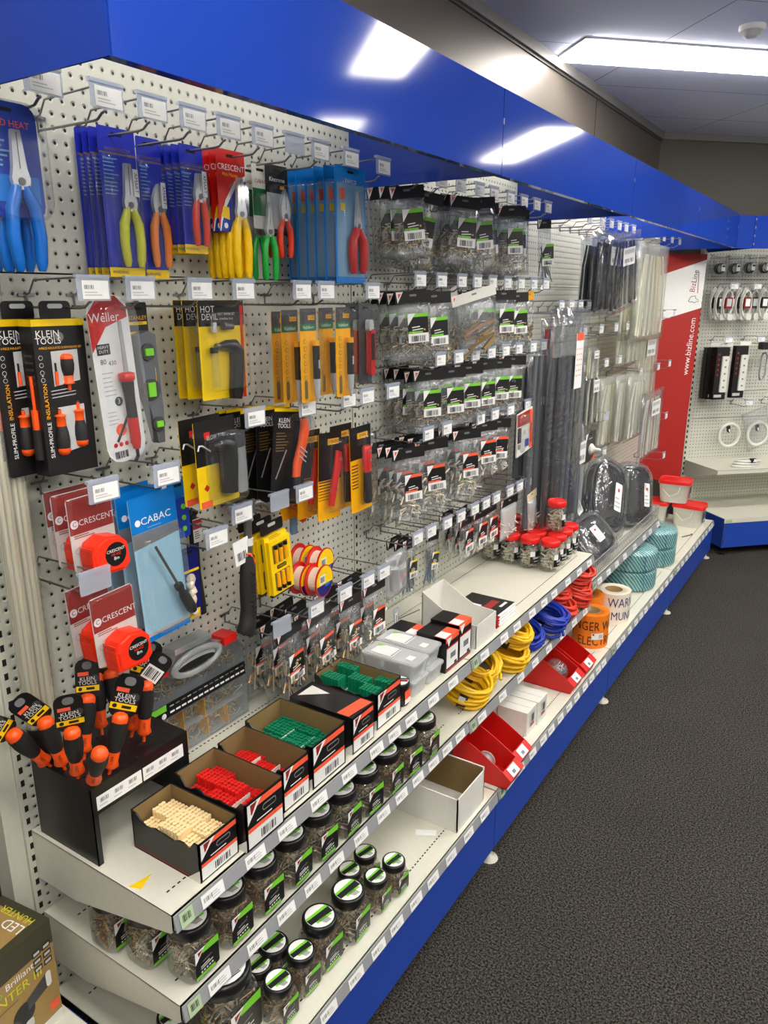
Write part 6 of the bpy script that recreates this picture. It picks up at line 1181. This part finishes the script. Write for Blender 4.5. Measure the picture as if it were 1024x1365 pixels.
fitbag(-1.18, (822, 502), (845, 580), 'large bag of white cable ties with a dark oval label, middle of three', ['nylon', 'white_card'], n=12, seed=61, film='milky_bag', label=False)
fitbag(-1.14, (838, 502), (862, 575), 'large bag of white cable ties with a dark oval label, rightmost of three', ['nylon', 'white_card'], n=12, seed=62, film='milky_bag', label=False)
fitbag(-1.1, (856, 526), (878, 600), 'clear bag hanging beside the red banner', ['white_card', 'nylon'], n=8, seed=63)
for u, v in ((819, 545), (833, 540), (853, 532), (821, 455), (837, 460)):
    pass
fitbag(-1.20, (772, 462), (782, 500), 'small bag of green-white cable ties with a red edge', ['nylon'], n=5, seed=64, label=True); fitbag(-1.16, (782, 462), (796, 505), 'small bag of green-white cable ties with a printed card', ['nylon', 'nylon_yellow'], n=6, seed=65, label=True)
fitbag(-1.2, (772, 500), (784, 555), 'speckled bag of cable ties below the small ones, left', ['nylon', 'nylon_yellow'], n=6, seed=66, label=True); fitbag(-1.16, (780, 498), (796, 565), 'speckled bag of cable ties below the small ones, right', ['nylon', 'nylon_yellow', 'dark_grey'], n=7, seed=67, label=True)
# tall grey conduits and strips
fitbag(-1.17, (704, 466), (722, 700), 'tall bagged grey strip left of the widest one', ['tyre_grey', 'mid_grey'], n=5, seed=70, label=False, name='strip_bag', cat='bag of strips', rr=.013, top=.04)
fitbag(-1.22, (690, 485), (708, 640), 'shorter bagged grey strip, behind the fourth row of bags', ['tyre_grey', 'dark_grey'], n=5, seed=71, label=False, name='strip_bag', cat='bag of strips', rr=.013, top=.04)
fitbag(-1.12, (734, 412), (757, 700), 'tall bag of dark grey strips with a pale printed card', ['ink', 'black', 'dark_grey'], n=6, seed=72, label=False, name='strip_bag', cat='bag of strips', rr=.014, top=.2)
r = fitbag(-1.10, (748, 410), (768, 700), 'tall bag of mid grey strips with a spotted pink and white card', ['dark_grey', 'tyre_grey'], n=5, seed=73, label=False, name='strip_bag', cat='bag of strips', rr=.014, top=.2)
m = MB(); m.prism(rrect(.09, .23, .003, cx=.0, cy=-.22), .024, .025, 'white'); m.quad((0, -.12, .0254), .085, .03, 'label_orange')
for i in range(6):
    for j in range(3): m.prism(circ(.004, 8, -.025 + j * .025, -.17 - i * .022), .025, .0256, 'label_orange')
m.build('label', r)
fitbag(-1.23, (722, 425), (736, 560), 'clear narrow bag with grey and red strips', ['mid_grey', 'red', 'tyre_grey'], n=4, seed=74, label=False, name='strip_bag', cat='bag of strips', rr=.010, top=.1)
fitbag(-1.18, (760, 575), (776, 690), 'pale grey strip bag behind the top red-lidded jar', ['light_grey', 'mid_grey'], n=6, seed=75, label=True, name='strip_bag', cat='bag of strips', rr=.010, top=.05)
r = thing('knob_pack', 'black card with a white round knob, above the basket', 'carded knob'); m = card(.16, .15, 'black_card'); m.poly([(-.075, .01), (-.035, .01), (-.07, -.04)], .0004, 'white'); m.lines((.01, -.02, .0006), .07, .008, 1, 'white'); m.poly([(.08, -.10), (.08, -.14), (.03, -.138)], .0004, 'label_orange'); m.build('card', r)
m = MB(); m.lathe([(.028, 0), (.03, .008), (.02, .016), (.010, .03), (.009, .05), (.004, .055)], 'white_card', 20, (0, -.075, .001)); m.build('knob', r); p = at(788, 576, X=-1.17); r.matrix_world = hangm(-1.17, p.y, p.z - .012, 0, .03)
# dark bundles in the wire basket
def bundle(x, y, z, w, h, d, lab, rot, seed, lx=0):
    r = thing('strap_bundle', lab, 'bagged bundle'); rnd = random.Random(seed); m = MB()
    for k in range(9):
        a = rnd.uniform(.86, 1); zz = -d / 2 + d * (k + .5) / 9; n = 22
        m.tube([(w / 2 * a * math.copysign(abs(math.cos(2 * math.pi * i / n)) ** .7, math.cos(2 * math.pi * i / n)), h / 2 * a * math.copysign(abs(math.sin(2 * math.pi * i / n)) ** .7, math.sin(2 * math.pi * i / n)), zz) for i in range(n)], d / 15, ('ink', 'tyre_grey', 'dark_grey')[k % 3], 6, closed=True)
    m.prism(rrect(w * .8, h * .8, .05), -d * .42, d * .42, 'ink'); m.build('bundle', r)
    f = MB(); rings = []
    for q, zz in ((.3, -d * .62), (.85, -d * .6), (1.05, -d * .3), (1.07, d * .3), (.9, d * .60), (.35, d * .64)): rings.append([Vector((x_ * q + rnd.uniform(-.006, .006), y_ * q + rnd.uniform(-.006, .006), zz + rnd.uniform(-.004, .004))) for x_, y_ in rrect(w * 1.04, h * 1.04, .06, 4)])
    f.loft(rings, 'big_bag_film'); f.build('film', r)
    f = MB(); f.prism(rrect(w * .22, h * .4, .006, cx=lx), d * .66, d * .665, 'white'); f.quad((lx, h * .1, d * .67), w * .06, h * .05, 'red'); f.lines((lx, -h * .08, d * .67), w * .2, h * .18, 3, 'light_grey'); f.build('label', r)
    r.matrix_world = Matrix.Translation((x, y, z)) @ Matrix.Rotation(rot[2], 4, 'Z') @ FACE @ Matrix.Rotation(rot[0], 4, 'X') @ Matrix.Rotation(rot[1], 4, 'Z'); return r
ZK = .567
bundle(-1.05, 3.42, ZK + .10, .30, .20, .09, 'bagged dark bundle lying flattest at the near end of the wire basket', (-.75, .15, -.2), 81)
bundle(-1.24, 3.60, ZK + .20, .28, .34, .09, 'bagged dark bundle at the back of the wire basket', (-.3, .3, -.1), 82, .02)
bundle(-1.12, 3.86, ZK + .20, .25, .38, .10, 'bagged dark bundle standing in the middle of the basket with a white label', (-.35, -.5, -.3), 83, .03)
bundle(-1.04, 4.13, ZK + .165, .23, .32, .09, 'bagged dark bundle at the far end of the wire basket', (-.25, -.25, -.3), 84, .04)
bundle(-1.12, 3.30, ZK + .035, .18, .14, .05, 'small crinkled dark bag under the others in the basket corner', (-1.4, .1, 0), 85)

# ============================================================ leaning banner
r = thing('banner', 'tall red and white banner board with black and white lettering, leaning in the corner', 'banner')
TR, BR = at(943.6, 338.8, Y=5.73), at(906, 640, Y=5.67); up_ = (TR - BR); Hh = up_.length; up_.normalize(); ax = Vector((-.84, -.545, 0)); ax = (ax - up_ * ax.dot(up_)).normalized(); ax = -ax; nz = ax.cross(up_)
mw = Matrix(((ax.x, up_.x, nz.x, TR.x), (ax.y, up_.y, nz.y, TR.y), (ax.z, up_.z, nz.z, TR.z), (0, 0, 0, 1))); r.matrix_world = mw; W_ = .33
m = MB(); m.bb(-W_, 0, -Hh, 0, -.006, 0, 'sign_red'); m.build('board', r)
def bz(u, v):
    d = R_ @ Vector((u - 512, v - 682.5, FPX)); t_ = (TR - CAM).dot(nz) / d.dot(nz); q = mw.inverted() @ (CAM + d * t_); return q
m = MB(); a_, b_, c_, d_ = bz(943, 346), bz(936, 410), bz(884, 426), bz(884, 366); sl1 = (a_.y - d_.y) / (a_.x - d_.x); sl2 = (b_.y - c_.y) / (b_.x - c_.x)
m.poly([(0, a_.y - sl1 * a_.x), (-W_, a_.y + sl1 * (-W_ - a_.x)), (-W_, b_.y + sl2 * (-W_ - b_.x)), (0, b_.y - sl2 * b_.x)], .0006, 'white'); m.build('white_band', r)
q = bz(919, 462); q0, q1 = bz(914, 500), bz(925, 424); L_ = (q1 - q0).length; vs, fs = text_mesh('www.bizline.com'); tw = max(v.x for v in vs) - min(v.x for v in vs)
m = MB(); m.text('www.bizline.com', (q.x, q.y, .0012), L_ / tw, 'white', math.atan2((q1 - q0).y, (q1 - q0).x)); m.build('web_address', r)
q0, q1, q2 = bz(923, 391), bz(925, 376), bz(929, 361); aa = math.atan2((q2 - q0).y, (q2 - q0).x); sz = (q2 - q0).length / 2.9
m = MB(); m.text('Biz', ((q0.x + q1.x) / 2, (q0.y + q1.y) / 2, .0012), sz, 'brand_red', aa); m.text('Line', ((q1.x + q2.x) / 2 - .0, (q1.y + q2.y) / 2, .0012), sz, 'ink', aa); m.box((.0, 0, 0), (.0001, .0001, .0001), 'brand_red')
g0, g1 = bz(930, 391), bz(932, 362); m.tube([(g0.x, g0.y, .001), (g1.x, g1.y, .001)], .0025, 'brand_red', 4); m.build('logo', r)
m = MB(); og = bz(924, 398); S_ = sz * 1.0
m.tube([(og.x + px_ * S_, og.y + py_ * S_, .001) for px_, py_ in ((-.5, -.1), (-.3, .25), (.3, .35), (.35, .0), (.7, -.15), (.75, -.4), (.45, -.35), (.3, -.55), (-.1, -.4), (-.35, -.45), (-.6, -.35), (-.5, -.1))], .002, 'dark_grey', 4); m.build('logo_outline', r)

# ============================================================ goods on the corner shelving
inv = (Matrix.Translation(BK) @ FACE45).inverted()
def c45(u, v, z=.02):
    """point on the corner unit's back panel plane, pushed z out"""
    O = BK + N45 * z; d = R_ @ Vector((u - 512, v - 682.5, FPX)); t_ = (O - CAM).dot(N45) / d.dot(N45); return inv @ (CAM + d * t_)
def m45(p, rot=0): return Matrix.Translation(BK) @ FACE45 @ Matrix.Translation(p) @ Matrix.Rotation(rot, 4, 'Z')
q = c45(970, 629, .38); zsh = .93
p0_ = inv @ at(970, 629, Z=zsh)
def shelfz():
    lo, hi = .5, 1.2
    for _ in range(30):
        md = (lo + hi) / 2; p_ = inv @ at(970, 629, Z=md)
        if p_.z > .41: lo, hi = lo, hi; lo = md
        else: hi = md
    return md
zz = c45(922, 615, .0).y; ql = c45(970, 627, .40)
o = MB(); o.bb(.0, 2.3, ql.y - .003, ql.y, .003, .40, 'shelf_paint'); o.bb(0, 2.3, ql.y - .03, ql.y, .397, .40, 'shelf_paint')
pl = [(0, 0), (0, -.11), (.12, -.108), (.39, -.03), (.40, 0)]
o.add([(x_, ql.y + y_, z_) for x_ in (.0, .003) for z_, y_ in pl], [(0, 1, 2, 3, 4), (9, 8, 7, 6, 5), (0, 5, 6, 1), (1, 6, 7, 2), (2, 7, 8, 3)], 'shelf_paint'); o.build('shelf', u2)
C45 = 'the corner shelving'
for rown, items in (('top', [(950, 340), (972, 341), (1000, 340)]), ('upper', [(955, 384), (985, 384), (1015, 384)]), ('middle', [(948, 453), (990, 452), (1020, 450)]), ('lower', [(975, 534), (1015, 533)])):
    for i, (u, v) in enumerate(items):
        q = c45(u, v, .0); hook('std' if rown != 'top' else 'bare', 0, 0, 'steel hook, %s from the left in the %s row of %s' % (ORD[i], rown, C45)).matrix_world = m45((q.x, q.y, .001))
for i, (u, v) in enumerate([(961, 341), (981, 341), (1001, 340), (1021, 340)]):
    q = c45(u, v, .15); r = thing('cable_bag', '%s from the left of the small bags of black cable in the corner' % ORD[i], 'bag of cable'); m = MB()
    for k in range(7): m.tube([(.03 * math.cos(2 * math.pi * j / 16), -.085 + .032 * math.sin(2 * math.pi * j / 16), -.01 + k * .004) for j in range(16)], .0055, 'ink', 5, closed=True)
    m.build('cable', r); m = MB(); m.quad((.012, -.08, .028), .03, .045, 'white'); m.quad((.014, -.07, .0285), .02, .012, 'ink'); m.build('label', r); pillow(.11, .14, .05, 0, 'bag_film', i).build('film', r); r.matrix_world = m45(q)
for i, u in enumerate([954, 961, 971, 978, 988, 996, 1006, 1019]):
    q = c45(u + 1, 382, .10 + .03 * (i % 3)); r = thing('white_lead', '%s from the left of the coiled white leads hanging in the corner' % ORD[i], 'coiled lead'); m = MB()
    for k in range(5): m.tube([((.034 + .004 * math.sin(k * 2)) * math.cos(2 * math.pi * j / 18), -.12 + (.115 - .006 * k) * math.sin(2 * math.pi * j / 18), -.01 + k * .006) for j in range(18)], .0042, 'white_cable', 6, closed=True)
    m.build('lead', r); m = MB(); m.prism(rrect(.05, .075, .004, cy=-.11), -.02, .024, 'dark_red' if i % 3 == 2 else 'ink'); m.build('band', r); m = MB(); m.quad((0, -.108, .0248), .036, .05, 'white' if i % 2 else 'light_grey'); m.build('band_label', r)
    m = MB(); m.prism(rrect(.04, .045, .01, cx=.012, cy=-.205), .0, .035, 'white_card'); m.build('plug', r); r.matrix_world = m45(q)
q = c45(974, 462, .15); r = thing('power_board_box', 'x', 'boxed power board'); m = MB(); m.bb(-.07, .03, -.37, 0, -.04, 0, 'black_card')
for i in range(5): m.prism(circ(.008, 12, -.05, -.05 - i * .036), .0004, .001, 'brand_red')
m.quad((-.03, -.345, .0006), .06, .02, 'light_grey'); m.build('box', r); m = MB(); m.prism(rrect(.052, .255, .006, cx=.0, cy=-.19), .0, .012, 'white_cable'); 
for i in range(5): m.box((.0, -.09 - i * .048, .0122), (.014, .012, .0006), 'mid_grey')
m.build('power_board', r); m = MB(); m.quad((0, .018, .001), .09, .026, 'white'); m.build('top_label', r); tr_ = tree(r); q = c45(969, 463, .17); r.matrix_world = m45(q); r['label'] = 'black boxed white power board, left front one on the corner shelving'
q = c45(994, 461, .17); dup(tr_, 'black boxed white power board, right one on the corner shelving', m45(q))
for i, u in enumerate((957, 951)): q = c45(u + 4, 463, .12 - .05 * i); dup(tr_, 'black boxed white power board, %s behind the left front one' % ORD[i], m45(q))
q = c45(1018, 456, .12); o = MB().bb(-.04, .1, -.05, 0, 0, .05, 'ink').build('adaptor'); o.matrix_world = m45(q); tag(o, 'black adaptor block at the right picture edge', 'adaptor')
q = c45(1019, 470, .08); r = thing('grey_lead', 'grey coiled lead hanging below the black adaptor', 'coiled lead'); m = MB()
for k in range(4): m.tube([((.022 + .012 * abs(math.sin(2 * math.pi * j / 20))) * math.cos(2 * math.pi * j / 20), -.10 + .10 * math.sin(2 * math.pi * j / 20), k * .005) for j in range(20)], .004, 'light_grey', 6, closed=True)
m.build('lead', r); r.matrix_world = m45(q)
for i, (u, v) in enumerate([(972, 580), (1010, 578)]):
    q = c45(u, v, .10); r = thing('ring_lamp', '%s of two round white rings hung on %s' % (('left', 'right')[i], C45), 'ring'); m = MB(); m.tube([(.085 * math.cos(2 * math.pi * j / 36), .085 * math.sin(2 * math.pi * j / 36), 0) for j in range(36)], .0125, 'white_cable', 10, closed=True); m.build('ring', r)
    m = MB(); m.prism(rrect(.022, .05, .004, cx=.0, cy=.05), -.002, .016, 'ink'); m.quad((.0, .04, .0165), .014, .022, 'white'); m.build('tag', r)
    if i: pillow(.22, .30, .035, .19, 'bag_film', i).build('film', r)
    r.matrix_world = m45(q, .3)
for i in range(3):
    q = inv @ at(1012, 612, Z=ql.y + CAM.z * 0 if False else 1.0)
    r = thing('flat_lead', 'flat coil of white cable on the corner shelf, %s in the stack' % ('lowest', 'middle', 'topmost')[i], 'coiled cable'); m = MB()
    for k in range(3): m.tube([((.10 - .007 * k) * math.cos(2 * math.pi * j / 28), .007 + i * .018 + .002 * k, (.05 - .004 * k) * math.sin(2 * math.pi * j / 28)) for j in range(28)], .006, 'white_cable', 6, closed=True)
    m.build('cable', r)
    if i == 2: m = MB(); m.box((0, .05, .045), (.04, .03, .02), 'ink'); m.box((.012, .05, .0565), (.02, .022, .002), 'white'); m.build('band', r)
    d = R_ @ Vector((1010 + i * 3 - 512, 627 - 682.5, FPX)); O = BK + Vector((0, 0, ql.y)); t_ = (ql.y - CAM.z) / d.z; q = inv @ (CAM + d * t_); r.matrix_world = m45((q.x, ql.y, max(.09, min(.3, q.z + .03))))
# drop the unused originals that never found a place
for k, o in list(HP.items()):
    if k not in HUSED:
        for c in [c for c in bpy.data.objects if c.parent == o]:
            for g in [g for g in bpy.data.objects if g.parent == c]: bpy.data.objects.remove(g)
            bpy.data.objects.remove(c)
        bpy.data.objects.remove(o)
